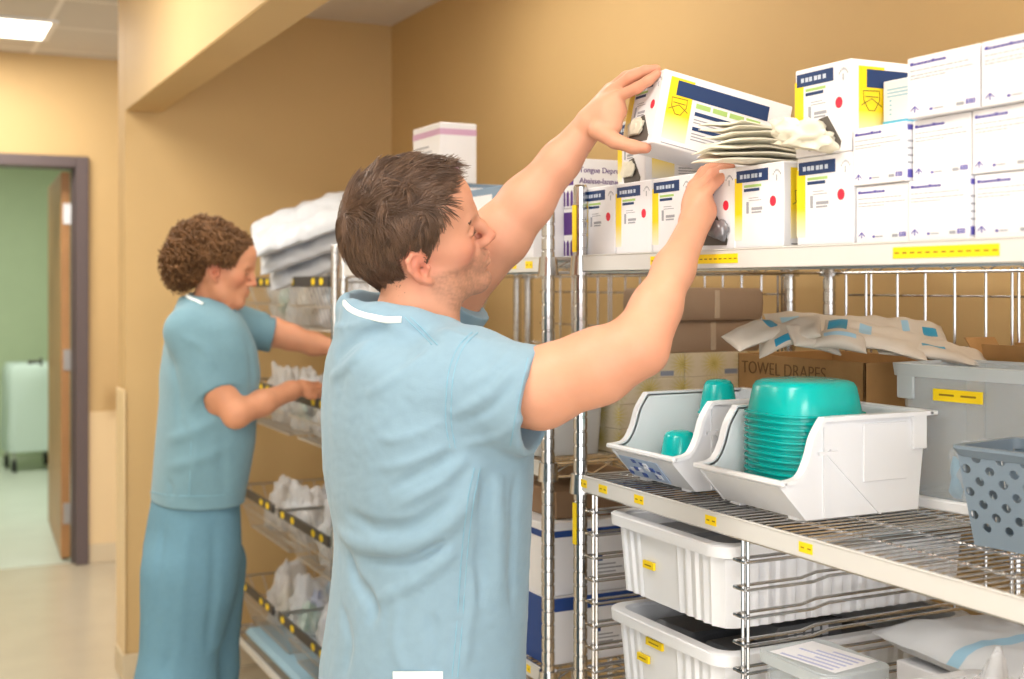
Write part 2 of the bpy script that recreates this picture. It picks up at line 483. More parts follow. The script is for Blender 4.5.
t = troffer(1.15, 1.45, 0.25, 1.45, AZ, 'added fill light panel inside the alcove above the nearest shelving unit', 3.0)  # added out of view to brighten the back wall and box tops
t['group'] = 'added fill lights inside the alcove'
t = troffer(1.15, 1.45, 2.35, 3.55, AZ, 'added fill light panel inside the alcove above the far shelving units', 4)  # second added panel, more fill for the alcove
t['group'] = 'added fill lights inside the alcove'
# ------------------------------------------------------------------ chrome wire shelving
STRIP = mat('label_rail', (214, 213, 210), 0.4)
def post_mb(h):
    mb = MB(); R = []; n = 14
    def ring(z, r): R.append([(r * math.cos(2 * PI * j / n), r * math.sin(2 * PI * j / n), z) for j in range(n)])
    ring(0.03, 0.0127); z = 0.06
    while z < h - 0.02:
        ring(z, 0.0127); ring(z + 0.0008, 0.0112); ring(z + 0.0038, 0.0112); ring(z + 0.0046, 0.0127); z += 0.0254
    ring(h, 0.0127); ring(h + 0.004, 0.010)
    mb.rings(R); mb.tube([(0, 0, 0), (0, 0, 0.012)], 0.018, 12); mb.tube([(0, 0, 0.012), (0, 0, 0.035)], 0.007, 8)
    return mb
HD = (XR - XF) / 2
def wire_shelf(root, L, z, labels, deck=True, mid=0.0):
    """z = top of the deck; labels = list of (y, width)"""
    hx, hy = HD, L / 2
    mb = MB()
    for zz in (z - 0.005, z - 0.030):
        c = [(-hx, -hy, zz), (hx, -hy, zz), (hx, hy, zz), (-hx, hy, zz)]
        for i in range(4): mb.tube([c[i], c[(i + 1) % 4]], 0.0032, 6)
    for sx in (-1, 1):                                     # snake truss along the long edges
        n = int(L / 0.045); mb.tube([(sx * hx, -hy + L * i / n, z - (0.006 if i % 2 else 0.029)) for i in range(n + 1)], 0.0022, 5)
    for sy in (-1, 1):
        mb.tube([(-hx + 2 * hx * i / 12, sy * hy, z - (0.006 if i % 2 else 0.029)) for i in range(13)], 0.0022, 5)
    for sx in (-1, 1):
        for sy in (-1, 1): mb.tube([(sx * hx, sy * hy, z - 0.036), (sx * hx, sy * hy, z - 0.0008)], [0.0205, 0.0175], 14)
    sh = mb.build('shelf', CHROME, root, smooth=True)
    if deck:
        w = MB(); n = int(L / 0.0185)
        for i in range(1, n):
            y = -hy + L * i / n; w.tube([(-hx, y, z - 0.0014), (hx, y, z - 0.0014)], 0.0014, 5)
        for x in (-0.21, -0.12, 0.0, 0.12, 0.21): w.tube([(x, -hy, z - 0.0050), (x, hy, z - 0.0050)], 0.0026, 6)
        w.build('wire_deck', CHROME, sh, smooth=True)
    s = MB(); s.box((-hx - 0.0080, -hy + 0.022, z - 0.029), (-hx - 0.0045, hy - 0.022, z - 0.001), 0.001); s.box((-hx - 0.0095, -hy + 0.022, z - 0.0025), (-hx - 0.004, hy - 0.022, z), 0.0008)
    s.build('label_rail', STRIP, sh)
    for (y, wd) in labels:
        b = MB(); b.box((-hx - 0.0088, y - wd / 2, z - 0.0215), (-hx - 0.0078, y + wd / 2, z - 0.0075), 0, 0)
        k = max(1, int(wd / 0.012))
        for i in range(k):
            yy = y - wd / 2 + wd * (i + 0.5) / k; b.box((-hx - 0.0090, yy - 0.0042, z - 0.0158), (-hx - 0.0086, yy + 0.0030, z - 0.0138), 0, 1)
        b.build('label', [YEL, mat('label_print', (150, 120, 20), 0.6)], sh)
    return sh
def back_grid(root, L, z0, z1):
    mb = MB(); x = HD + 0.02; y = -L / 2 + 0.05; i = 0
    while y < L / 2 - 0.02:
        mb.tube([(x, y, z0), (x, y, z1)], 0.0027, 6)
        if i % 5 == 0: mb.tube([(x, y + 0.014, z0), (x, y + 0.014, z1)], 0.0027, 6)
        y += 0.0715; i += 1
    z = z1 - 0.05
    while z > z0: mb.tube([(x + 0.005, -L / 2 + 0.04, z), (x + 0.005, L / 2 - 0.03, z)], 0.0024, 6); z -= 0.092
    for z in (z0 + 0.1, z1 - 0.2):
        for sy in (-1, 1): mb.tube([(HD, sy * L / 2, z), (x, sy * (L / 2 - 0.05), z)], 0.003, 6)
    mb.build('back_grid', CHROME, root, smooth=True)
def unit(name, label, y0, y1, h, shelves, grid=None, grp='chrome wire shelving units along the wall'):
    t = thing(name, label, 'shelving unit', ((XF + XR) / 2, (y0 + y1) / 2, 0), group=grp); L = y1 - y0
    pm = None
    for sx in (-1, 1):
        for sy in (-1, 1):
            if pm is None: pm = post_mb(h).build('post', CHROME, t, smooth=True, angle=25); o = pm
            else: o = bpy.data.objects.new('post', pm.data); link(o, t)
            o.location = (sx * HD, sy * L / 2, 0)
    for (z, labs) in shelves: wire_shelf(t, L, z, labs)
    if grid: back_grid(t, L, *grid)
    return t
NY0, NY1 = 0.74, 1.961
FY0, FY1 = 2.086, 3.300
TY0, TY1 = 3.375, 4.62
nyc = (NY0 + NY1) / 2; fyc = (FY0 + FY1) / 2
def ylab(px, c): return PX(px, 0, XF - 0.006)[1] - c
ST_, SM_ = 1.524, 1.128                     # top and middle shelf heights
near = unit('shelving_unit', 'chrome wire shelving unit nearest the camera, holding the white hopper bins', NY0, NY1, 1.648,
            [(ST_, [(ylab(693, nyc), 0.235), (ylab(945, nyc), 0.165)]), (SM_, [(ylab(p, nyc), 0.028) for p in (584, 604, 640, 712, 807)]), (0.745, []), (0.25, [])], (0.30, 1.50))
tp = MB().box((-0.0139, -0.007, 1.00), (-0.0125, 0.005, 1.075)).box((-0.0139, -0.007, 1.53), (-0.0125, 0.006, 1.615))
o = tp.build('post_label', YEL, near); o.location = (-HD, NY1 - nyc, 0)
far = unit('shelving_unit', 'chrome wire shelving unit behind the man, with the pink striped carton on top', FY0, FY1, 1.63,
           [(ST_, [(ylab(514, fyc), 0.030), (ylab(530, fyc), 0.030)]), (1.132, [(ylab(528, fyc), 0.030)]), (0.735, [(ylab(528, fyc), 0.03)]), (0.25, [])], (0.30, 1.50))
third = unit('shelving_unit', 'chrome wire shelving unit with hanging wire baskets beside the woman', TY0, TY1, 1.58, [(0.196, [])], None)

# tote slides under the middle shelf (ladders and runners) belong to the near unit
def slides(yl, z0, z1):
    mb = MB()
    for dx in (0.0, 0.0):
        pass
    for dy in (-0.006, 0.006): mb.tube([(-HD + 0.006, yl + dy, z0), (-HD + 0.006, yl + dy, z1)], 0.0028, 6)
    for dy in (-0.006, 0.006): mb.tube([(HD - 0.02, yl + dy, z0), (HD - 0.02, yl + dy, z1)], 0.0028, 6)
    z = z1 - 0.035
    while z > z0:
        for s in (-1, 1):
            mb.tube([(-HD - 0.004, yl + s * 0.014, z), (-HD - 0.004, yl - s * 0.006, z)], 0.0026, 6)
            mb.tube([(-HD - 0.004, yl + s * 0.014, z), (-HD + 0.12, yl + s * 0.014, z), (-HD + 0.15, yl + s * 0.014, z + 0.006), (HD - 0.02, yl + s * 0.014, z + 0.006)], 0.0026, 6)
        z -= 0.0405
    mb.build('tote_slide', CHROME, near, smooth=True)
ylad = PX(742, 0, XF)[1] - nyc
slides(ylad, 0.75, 1.10)
slides(PX(592, 0, XF)[1] - nyc + 0.0, 0.75, 1.10)

# ------------------------------------------------------------------ cartons with printing
def face_box(mb, face, w, dp, h, u0, u1, v0, v1, t=0.0005, mi=0):
    """thin printed patch on a carton face; u left->right as seen from outside, v bottom->top"""
    if face == 'front': mb.box((-dp / 2 - t, w / 2 - u1 * w, v0 * h), (-dp / 2, w / 2 - u0 * w, v1 * h), 0, mi)
    elif face == 'side': mb.box((-dp / 2 + u0 * dp, -w / 2 - t, v0 * h), (-dp / 2 + u1 * dp, -w / 2, v1 * h), 0, mi)
    elif face == 'top': mb.box((-dp / 2 + v0 * dp, w / 2 - u1 * w, h), (-dp / 2 + v1 * dp, w / 2 - u0 * w, h + t), 0, mi)
def face_poly(mb, face, w, dp, h, pts, t=0.0006, mi=0):
    if face == 'front': mb.prism([(w / 2 - u * w, v * h) for u, v in pts], 0, -dp / 2 - t, -dp / 2, mi)
    else: mb.prism([(-dp / 2 + u * dp, v * h) for u, v in pts], 1, -w / 2 - t, -w / 2, mi)
def disc(cu, cv, ru, rv, n=18): return [(cu + ru * math.cos(2 * PI * i / n), cv + rv * math.sin(2 * PI * i / n)) for i in range(n)]
def fade_mat():
    m = bpy.data.materials.new('yellow_fading_stripe'); m.use_nodes = True; nt = m.node_tree; b = nt.nodes['Principled BSDF']
    tc = nt.nodes.new('ShaderNodeTexCoord'); sp = nt.nodes.new('ShaderNodeSeparateXYZ'); r = nt.nodes.new('ShaderNodeValToRGB')
    nt.links.new(tc.outputs['Generated'], sp.inputs[0]); nt.links.new(sp.outputs['Z'], r.inputs[0]); nt.links.new(r.outputs[0], b.inputs['Base Color'])
    r.color_ramp.elements[0].position = 0.0; r.color_ramp.elements[0].color = (*s2l((240, 236, 215)), 1)
    r.color_ramp.elements[1].position = 0.42; r.color_ramp.elements[1].color = (*s2l((246, 212, 18)), 1)
    b.inputs['Roughness'].default_value = 0.5; return m
FADE = fade_mat()
GW, GD, GH = 0.113, 0.245, 0.122
def lid_lines(mb, w, dp, h):        # flap seams
    mb.box((-dp / 2 + 0.002, -0.0006, h), (dp / 2 - 0.002, 0.0006, h + 0.0004), 0, 1)
SEAM = mat('carton_seam', (190, 190, 192), 0.6)
def glove_carton(label, loc, rot=(0, 0, 0), opened=False, group='glove cartons with a yellow stripe'):
    t = thing('glove_carton', label, 'glove box', loc, rot, group)
    w, dp, h = GW, GD, GH
    b = MB().box((-dp / 2, -w / 2, 0), (dp / 2, w / 2, h), 0.0016); lid_lines(b, w, dp, h); b.build('carton', [WHITEC, SEAM], t)
    s = MB(); face_box(s, 'front', w, dp, h, 0.0, 0.16, 0.10, 0.86); s.build('yellow_stripe', FADE, t)
    s = MB(); face_box(s, 'side', w, dp, h, 0.055, 0.235, 0.10, 0.93); s.build('yellow_panel', FADE, t)
    n = MB(); face_box(n, 'front', w, dp, h, 0.04, 0.70, 0.80, 0.945, 0.0007); face_box(n, 'side', w, dp, h, 0.11, 0.82, 0.70, 0.90, 0.0007)
    for u in (0.12, 0.2, 0.27, 0.36, 0.43, 0.52): face_box(n, 'front', w, dp, h, u, u + 0.055, 0.845, 0.895, 0.0009, 1)
    n.build('brand_band', [NAVY, mat('pale_band_print', (196, 208, 224), 0.5)], t)
    p = MB()
    face_box(p, 'front', w, dp, h, 0.20, 0.56, 0.735, 0.765, mi=1); face_box(p, 'front', w, dp, h, 0.20, 0.52, 0.685, 0.72, mi=0)
    for r, (v, u1) in enumerate(((0.60, 0.5), (0.57, 0.56))): face_box(p, 'front', w, dp, h, 0.3, u1, v, v + 0.008, mi=2)
    face_box(p, 'front', w, dp, h, 0.25, 0.30, 0.42, 0.56, mi=2); face_box(p, 'front', w, dp, h, 0.36, 0.58, 0.455, 0.49, mi=2); face_box(p, 'front', w, dp, h, 0.36, 0.56, 0.42, 0.44, mi=2)
    for a in range(7):                                        # small arrow mark, upper right
        x = 0.80 + a * 0.024; y = 0.86 + 0.045 * math.sin(PI * a / 6); face_box(p, 'front', w, dp, h, x, x + 0.012, y - 0.012, y + 0.012, mi=2)
    face_box(p, 'front', w, dp, h, 0.865, 0.88, 0.78, 0.85, mi=2)
    for k in range(4): face_box(p, 'side', w, dp, h, 0.27 + k * 0.13, 0.38 + k * 0.13, 0.60, 0.665, mi=1)
    face_box(p, 'side', w, dp, h, 0.27, 0.76, 0.50, 0.55, mi=0); face_box(p, 'side', w, dp, h, 0.27, 0.52, 0.30, 0.35, mi=0)
    for v, u1 in ((0.44, 0.6), (0.40, 0.5), (0.25, 0.5), (0.21, 0.45), (0.17, 0.48)): face_box(p, 'side', w, dp, h, 0.27, u1, v, v + 0.015, mi=2)
    face_box(p, 'side', w, dp, h, 0.06, 0.45, 0.03, 0.045, mi=2)
    p.build('print', [NAVY, GREENT, GREYINK], t)
    r = MB(); face_poly(r, 'front', w, dp, h, disc(0.80, 0.545, 0.060, 0.062)); r.build('size_dot', RED, t)
    g_ = MB()                                                 # glove emblem on the yellow panel: a drawn outline
    pts = [(0.085, 0.66), (0.20, 0.67), (0.20, 0.56), (0.165, 0.45), (0.125, 0.45), (0.09, 0.55)]
    L3 = lambda u, v: (-dp / 2 + u * dp, -w / 2 - 0.0006, v * h)
    g_.tube([L3(*q) for q in pts], 0.0007, 5, closed=True); g_.tube([L3(0.07, 0.50), L3(0.145, 0.58), L3(0.215, 0.50)], 0.0007, 5); g_.tube([L3(0.10, 0.60), L3(0.19, 0.60)], 0.0007, 5)
    g_.build('emblem', mat('emblem_ink', (120, 110, 30), 0.6), t)
    if opened:
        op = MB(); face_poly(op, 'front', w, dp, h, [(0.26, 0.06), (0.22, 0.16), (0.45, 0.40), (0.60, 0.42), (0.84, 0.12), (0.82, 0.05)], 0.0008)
        op.build('torn_opening_patch', mat('painted_hole_shade', (96, 90, 84), 0.8), t)  # no recess: dark patch on the face paints the hole's shade
    return t
def crumple(name, size, m, parent=None, loc=(0, 0, 0), rot=(0, 0, 0), seed=0, amp=0.35, n=26):
    U = np.linspace(0, PI, n); V = np.linspace(0, 2 * PI, n * 2, endpoint=False)
    u, v = np.meshgrid(U, V, indexing='ij'); p = np.stack([np.sin(u) * np.cos(v), np.sin(u) * np.sin(v), np.cos(u)], -1)
    r = 1 + amp * np.abs(noise3(p + seed * 3.1, 2.6, seed)) + amp * 0.5 * noise3(p + seed, 6, seed + 1) + amp * 0.30 * np.abs(noise3(p + seed, 11, seed + 2)) - amp * 0.25 * np.abs(noise3(p - seed, 17, seed + 3))
    p = p * r[..., None] * 0.8; p[..., 2] = np.maximum(p[..., 2], -0.62)
    q = p * np.array(size) / 2
    mb = MB(); mb.rings([q[i] for i in range(n)], cap0=False, cap1=False)
    o = mb.build(name, m, parent, smooth=True, angle=180); o.location = loc; o.rotation_euler = rot; return o
FOIL = mat('glove_paper', (232, 226, 206), 0.6, noise=0.2, nscale=25)
FOILG = mat('grey_foil', (150, 150, 156), 0.3, metal=0.5)

def front_x(px, X=1.122): return PX(px, 0, X)[1]
FXF = 1.122                                     # front faces of the top row
zt = ST_ + 0.0002
def gc(px0, label, z=zt, opened=False, x=FXF, rz=0):
    y = PX(px0, 0, x)[1] - GW / 2
    return glove_carton(label, (x + GD / 2, y, z), (0, 0, rz), opened)
g1 = gc(583, 'glove carton with yellow stripe standing at the far left end of the top shelf row')
g2 = gc(616, 'second glove carton from the left on the top shelf, clear of the hands')
g3 = gc(652.5, 'glove carton standing just left of the man\'s lower hand')
y4 = g3.location.y - GW - 0.001
g4 = glove_carton('torn glove carton whose opening the man\'s lower hand covers', (FXF + GD / 2, y4, zt), (0, 0, 0), True)
crumple('glove_wad', (0.014, 0.050, 0.036), FOILG, g4, (-GD / 2 - 0.006, -0.020, 0.028), (0.3, 0, 0), 1)
g5 = gc(735, 'glove carton with red dot standing directly right of the man\'s lower hand')
g6 = gc(797, 'lower glove carton of the two stacked right of the loose white glove packets')
g7 = glove_carton('upper torn glove carton stacked beside the small sky blue box', (FXF + GD / 2, g6.location.y + 0.004, zt + GH + 0.0008), (0, 0, 0.0), True)
crumple('glove_wad', (0.045, 0.095, 0.050), FOIL, g7, (-GD / 2 - 0.022, 0.012, 0.024), (0.2, 0.1, 0.3), 2, 0.5)
# lying carton underneath the held one, turned towards the room
pl = P(645, 182, 2.18)
g8 = glove_carton('torn glove carton lying turned underneath the carton the man lifts', (0, 0, 0), (0, 0, 0), True)
def orient(o, xdir, ydir, p_local, p_world):
    x = Vector(xdir).normalized(); z = x.cross(Vector(ydir)).normalized(); y = z.cross(x)
    M = Matrix((x, y, z)).transposed(); o.rotation_euler = M.to_euler()
    o.location = Vector(p_world) - M @ Vector(p_local); return M
# long axis (local x) runs to the picture right; the long printed side (local -y) faces the camera
yaw = math.radians(20)
xd = CR * math.cos(yaw) + CF * math.sin(yaw)
pl[2] = zt + GH + 0.0008
orient(g8, xd, np.cross(UP, xd), (-GD / 2, -GW / 2, 0), pl)
crumple('glove_wad', (0.010, 0.06, 0.036), FOIL, g8, (-GD / 2 - 0.005, 0.005, 0.030), (0, 0, 0), 3)
# the held carton
g9 = glove_carton('open glove carton tilted in the air in the man\'s raised hands', (0, 0, 0), (0, 0, 0), True)
yaw = math.radians(21); roll = math.radians(11.5)
xh = CR * math.cos(yaw) + CF * math.sin(yaw)
xd = xh * math.cos(roll) - UP * math.sin(roll); zd = UP * math.cos(roll) + xh * math.sin(roll)
HELD_D = 1.985
orient(g9, xd, np.cross(zd, xd), (-GD / 2, -GW / 2, GH), P(665.5, 68.5, HELD_D))
crumple('glove_wad', (0.010, 0.06, 0.036), FOIL, g9, (-GD / 2 - 0.005, 0.005, 0.030), (0, 0, 0), 4)

# loose glove packets fanned out between the cartons
PKT = mat('packet_paper', (238, 233, 216), 0.6, noise=0.08, nscale=14)
def packet(label, c, xdir, L, W, T, sag, seed):
    t_ = thing('glove_packet', label, 'glove packet', c, (0, 0, 0), 'loose paper glove packets')
    x = np.array(xdir) / np.linalg.norm(xdir); y = np.cross(UP, x); y /= np.linalg.norm(y); z = np.cross(x, y)
    n, m = 14, 8; U, Vv = np.meshgrid(np.linspace(-1, 1, n), np.linspace(-1, 1, m), indexing='ij')
    base = U[..., None] * x * L / 2 + Vv[..., None] * y * W / 2
    off = -sag * U ** 2 + 0.0035 * noise3(base + seed, 30, seed) + 0.002 * np.sin(Vv * 3 + seed)
    th = T / 2 * (1 - 0.75 * np.abs(Vv) ** 3) * (1 - 0.6 * np.abs(U) ** 6)
    top = base + (off + th)[..., None] * z; bot = base + (off - th)[..., None] * z
    mb = MB(); R = [np.concatenate([top[i], bot[i][::-1]]) for i in range(n)]; mb.rings(R); mb.build('wallet', PKT, t_, smooth=True, angle=50); return t_
pc = P(756, 150, 1.85)
for i, (dx, dz, ang, L, lab) in enumerate((
        (0.000, 0.004, 4, 0.175, 'lowest white glove packet of the fan lying on the cartons'), (0.008, 0.013, -5, 0.17, 'second lowest glove packet of the fan, tilted a little'),
        (-0.004, 0.021, 6, 0.165, 'middle glove packet of the fan spilling towards the torn carton'), (0.010, 0.029, 11, 0.165, 'glove packet in the upper half of the fan, turned askew'),
        (0.012, 0.037, 8, 0.17, 'glove packet just below the topmost one of the fan'), (0.004, 0.045, 14, 0.165, 'upper thick glove packet of the fan, second from the lifted carton'), (0.000, 0.053, 18, 0.16, 'topmost glove packet of the fan under the lifted carton'))):
    a = math.radians(20 + ang); x = CR * math.cos(a) + CF * math.sin(a)
    c = pc + CR * dx; c[2] = zt + GH + 0.006 + dz
    packet(lab, c, x, L, 0.085, 0.0070, 0.006 - 0.001 * i, i)

# small white cartons, three high, right of the glove cartons
SW, SH, SD = 0.0955, 0.0745, 0.20
def small_carton(label, loc, rz=0.0, seed=0, group='small white cartons with violet lettering', SW=0.0955):
    t = thing('white_carton', label, 'white box', loc, (0, 0, rz), group); w, dp, h = SW, SD, SH; rr = random.Random(seed)
    b = MB().box((-dp / 2, -w / 2, 0), (dp / 2, w / 2, h), 0.0012); lid_lines(b, w, dp, h); b.build('carton', [WHITEC, SEAM], t)
    p = MB()
    u = 0.05
    for k, lw in enumerate((0.045, 0.03, 0.05, 0.03, 0.04, 0.035, 0.05, 0.03, 0.04, 0.045)):       # violet title in blurred capitals
        hh = 0.05 if k in (0, 6) else 0.038; face_box(p, 'front', w, dp, h, u, u + lw, 0.865, 0.865 + hh, mi=0); face_box(p, 'front', w, dp, h, u, u + lw * 1.2, 0.878, 0.888, mi=0); u += lw + 0.012
    for v, u1 in ((0.77, 0.86), (0.69, 0.93), (0.64, 0.55)):
        u = 0.05
        while u < u1: L = 0.03 + rr.random() * 0.07; face_box(p, 'front', w, dp, h, u, min(u + L, u1), v, v + 0.014, mi=1); u += L + 0.018
    for a in (-1, 1): face_poly(p, 'front', w, dp, h, [(0.115, 0.20), (0.115 + a * 0.06, 0.13), (0.115 + a * 0.06, 0.115), (0.115, 0.175)], mi=0)
    face_box(p, 'front', w, dp, h, 0.108, 0.122, 0.09, 0.19, mi=0)
    face_box(p, 'front', w, dp, h, 0.33, 0.37, 0.09, 0.13, mi=0); face_box(p, 'front', w, dp, h, 0.39, 0.52, 0.10, 0.12, mi=1)
    face_box(p, 'front', w, dp, h, 0.70, 0.80, 0.09, 0.14, mi=1); face_box(p, 'front', w, dp, h, 0.83, 0.855, 0.09, 0.17, mi=0)
    for k in range(3): face_box(p, 'front', w, dp, h, 0.87 + k * 0.03, 0.888 + k * 0.03, 0.09, 0.17, mi=0)
    face_box(p, 'side', w, dp, h, 0.02, 0.42, 0.86, 0.95, mi=0); face_box(p, 'side', w, dp, h, 0.02, 0.30, 0.06, 0.2, mi=0)
    for k in range(4): face_box(p, 'side', w, dp, h, 0.02, 0.8, 0.3 + 0.12 * k, 0.33 + 0.12 * k, mi=1)
    p.build('print', [PURP, GREYINK], t); return t
y0 = g6.location.y - GW / 2 - 0.003
col_names = ('column beside the yellow striped cartons', 'middle column of the white stack', 'column at the picture\'s right edge')
for c in range(3):
    for r in range(3):
        W_ = 0.114 if (r == 2 and c) else SW; yy = (y0 - SW / 2 - c * (SW + 0.0030)) if W_ == SW else (PX(907, 0, FXF - 0.006)[1] - W_ / 2 - (c - 1) * (W_ + 0.003)); z = zt + r * (SH + 0.0008); x = FXF + SD / 2 + ((0.003, -0.002, 0.006)[(c + r) % 3] if r < 2 else -0.006)
        lev = ('bottom', 'middle', 'top')[r]
        if r == 2 and c == 0:
            t = thing('blue_banded_carton', 'small white carton with a sky blue band beside the upper glove carton', 'box', (x + 0.01, yy + 0.004, z), (0, 0, 0.03)); w, dp, h = 0.098, 0.10, 0.066
            b = MB().box((-dp / 2, -w / 2, 0), (dp / 2, w / 2, h), 0.0012); lid_lines(b, w, dp, h); b.build('carton', [WHITEC, SEAM], t)
            q = MB(); face_box(q, 'front', w, dp, h, 0.0, 1.0, 0.02, 0.19); q.build('blue_band', LBLUE, t)
            q = MB()
            for k in range(3): face_box(q, 'front', w, dp, h, 0.08, 0.75 - 0.1 * k, 0.80 - 0.07 * k, 0.83 - 0.07 * k)
            for k in range(4): face_box(q, 'front', w, dp, h, 0.12, 0.16, 0.3 + 0.09 * k, 0.34 + 0.09 * k)
            q.build('print', mat('pale_blue_print', (160, 200, 220), 0.6), t); continue
        small_carton(f'{lev} white carton with violet print in the {col_names[c]}', (x, yy, z), random.uniform(-0.02, 0.02), c * 3 + r, SW=W_)

# ------------------------------------------------------------------ tongue depressor cartons between the units
def plain_carton(name, label, cat, loc, size, rz=0, group=None, m=WHITEC, ch=0.0015):
    t = thing(name, label, cat, loc, (0, 0, rz), group); dp, w, h = size
    b = MB().box((-dp / 2, -w / 2, 0), (dp / 2, w / 2, h), ch); lid_lines(b, w, dp, h); b.build('carton', [m, SEAM], t); return t
VIO = mat('deep_violet', (84, 40, 128), 0.5)
for k, lab in enumerate(('lower violet and white carton of wooden tongue depressors between the two shelving units', 'upper violet and white tongue depressor carton with lettering')):
    dp, w, h = 0.20, 0.11, 0.098
    p = PY(574, 0, 2.135)
    t = plain_carton('depressor_carton', lab, 'box', (p[0] + dp / 2, 2.135 + w / 2, zt + k * (h + 0.0006)), (dp, w, h), 0, 'tongue depressor cartons')
    q = MB(); face_box(q, 'front', w, dp, h, 0.3, 0.98, 0.46, 0.92)
    for j in range(7): face_poly(q, 'front', w, dp, h, [(0.03 + j * 0.14, 0.04), (0.12 + j * 0.14, 0.04), (0.12 + j * 0.14, 0.30), (0.075 + j * 0.14, 0.36), (0.03 + j * 0.14, 0.30)])
    q.build('violet_panel', VIO, t)
    text_obj('lettering', 'Tongue Depressors', 0.0155, VIO, t, (-dp / 2 + 0.012, -w / 2 - 0.0004, h * 0.72), (1, 0, 0), (0, 0, 1))
    text_obj('lettering', 'Abaisse-langue', 0.0155, VIO, t, (-dp / 2 + 0.012, -w / 2 - 0.0004, h * 0.50), (1, 0, 0), (0, 0, 1))
    q = MB(); face_box(q, 'side', w, dp, h, 0.06, 0.36, 0.26, 0.32); face_box(q, 'side', w, dp, h, 0.06, 0.3, 0.14, 0.17); q.build('print', GREYINK, t)

# ------------------------------------------------------------------ goods on the far unit's top shelf
pk = PX(440, 0, 1.20)
BLUEG = mat('grey_blue_carton', (128, 152, 176), 0.55, noise=0.1, nscale=10)
t = plain_carton('blue_carton', 'grey blue carton under the pink striped carton behind the man\'s head', 'box', (1.31, pk[1] + 0.12, zt), (0.22, 0.24, 0.20), 0, m=BLUEG)
q = MB(); face_box(q, 'side', 0.24, 0.22, 0.20, 0.05, 0.95, 0.55, 0.95); q.build('label_panel', WHITEC, t)
t = plain_carton('striped_carton', 'white carton with pink stripes on top of the far shelf stack', 'box', (1.20 + 0.05, pk[1] + 0.09, zt + 0.2006), (0.10, 0.18, 0.150), 0.0)
PINK = mat('pink_print', (206, 166, 196), 0.6); MAG = mat('magenta_print', (170, 50, 120), 0.6)
q = MB(); face_box(q, 'front', 0.18, 0.10, 0.15, 0, 1, 0.80, 0.90); face_box(q, 'side', 0.18, 0.10, 0.15, 0, 1, 0.80, 0.90); q.build('pink_stripe', PINK, t)
q = MB(); face_box(q, 'side', 0.18, 0.10, 0.15, 0.05, 0.5, 0.14, 0.26); q.build('magenta_label', MAG, t)
q = MB()
for k in range(4): face_box(q, 'front', 0.18, 0.10, 0.15, 0.1, 0.7 - 0.1 * (k % 2), 0.35 + 0.09 * k, 0.38 + 0.09 * k)
q.build('print', GREYINK, t)
t = plain_carton('white_box', 'plain white box on the far top shelf beside the far unit\'s front post', 'box', (1.157, 2.235, zt), (0.07, 0.12, 0.13), 0)
q = MB(); face_box(q, 'front', 0.12, 0.07, 0.13, 0.2, 0.8, 0.5, 0.7); face_box(q, 'front', 0.12, 0.07, 0.13, 0.2, 0.6, 0.25, 0.3); q.build('print', GREYINK, t)
t = plain_carton('blue_carton', 'grey blue carton left of the plain white box behind the raised forearm', 'box', (1.22, 2.46, zt), (0.18, 0.26, 0.155), 0, m=BLUEG)
q = MB(); face_box(q, 'front', 0.26, 0.18, 0.155, 0.1, 0.8, 0.6, 0.9); q.build('label_panel', WHITEC, t)
t = plain_carton('white_box', 'white box at the far end of the far top shelf, left of the man\'s hair', 'box', (1.24, 3.18, zt), (0.2, 0.2, 0.24), 0.1)
q = MB(); face_box(q, 'front', 0.2, 0.2, 0.24, 0.2, 0.8, 0.5, 0.7); q.build('print', GREYINK, t)
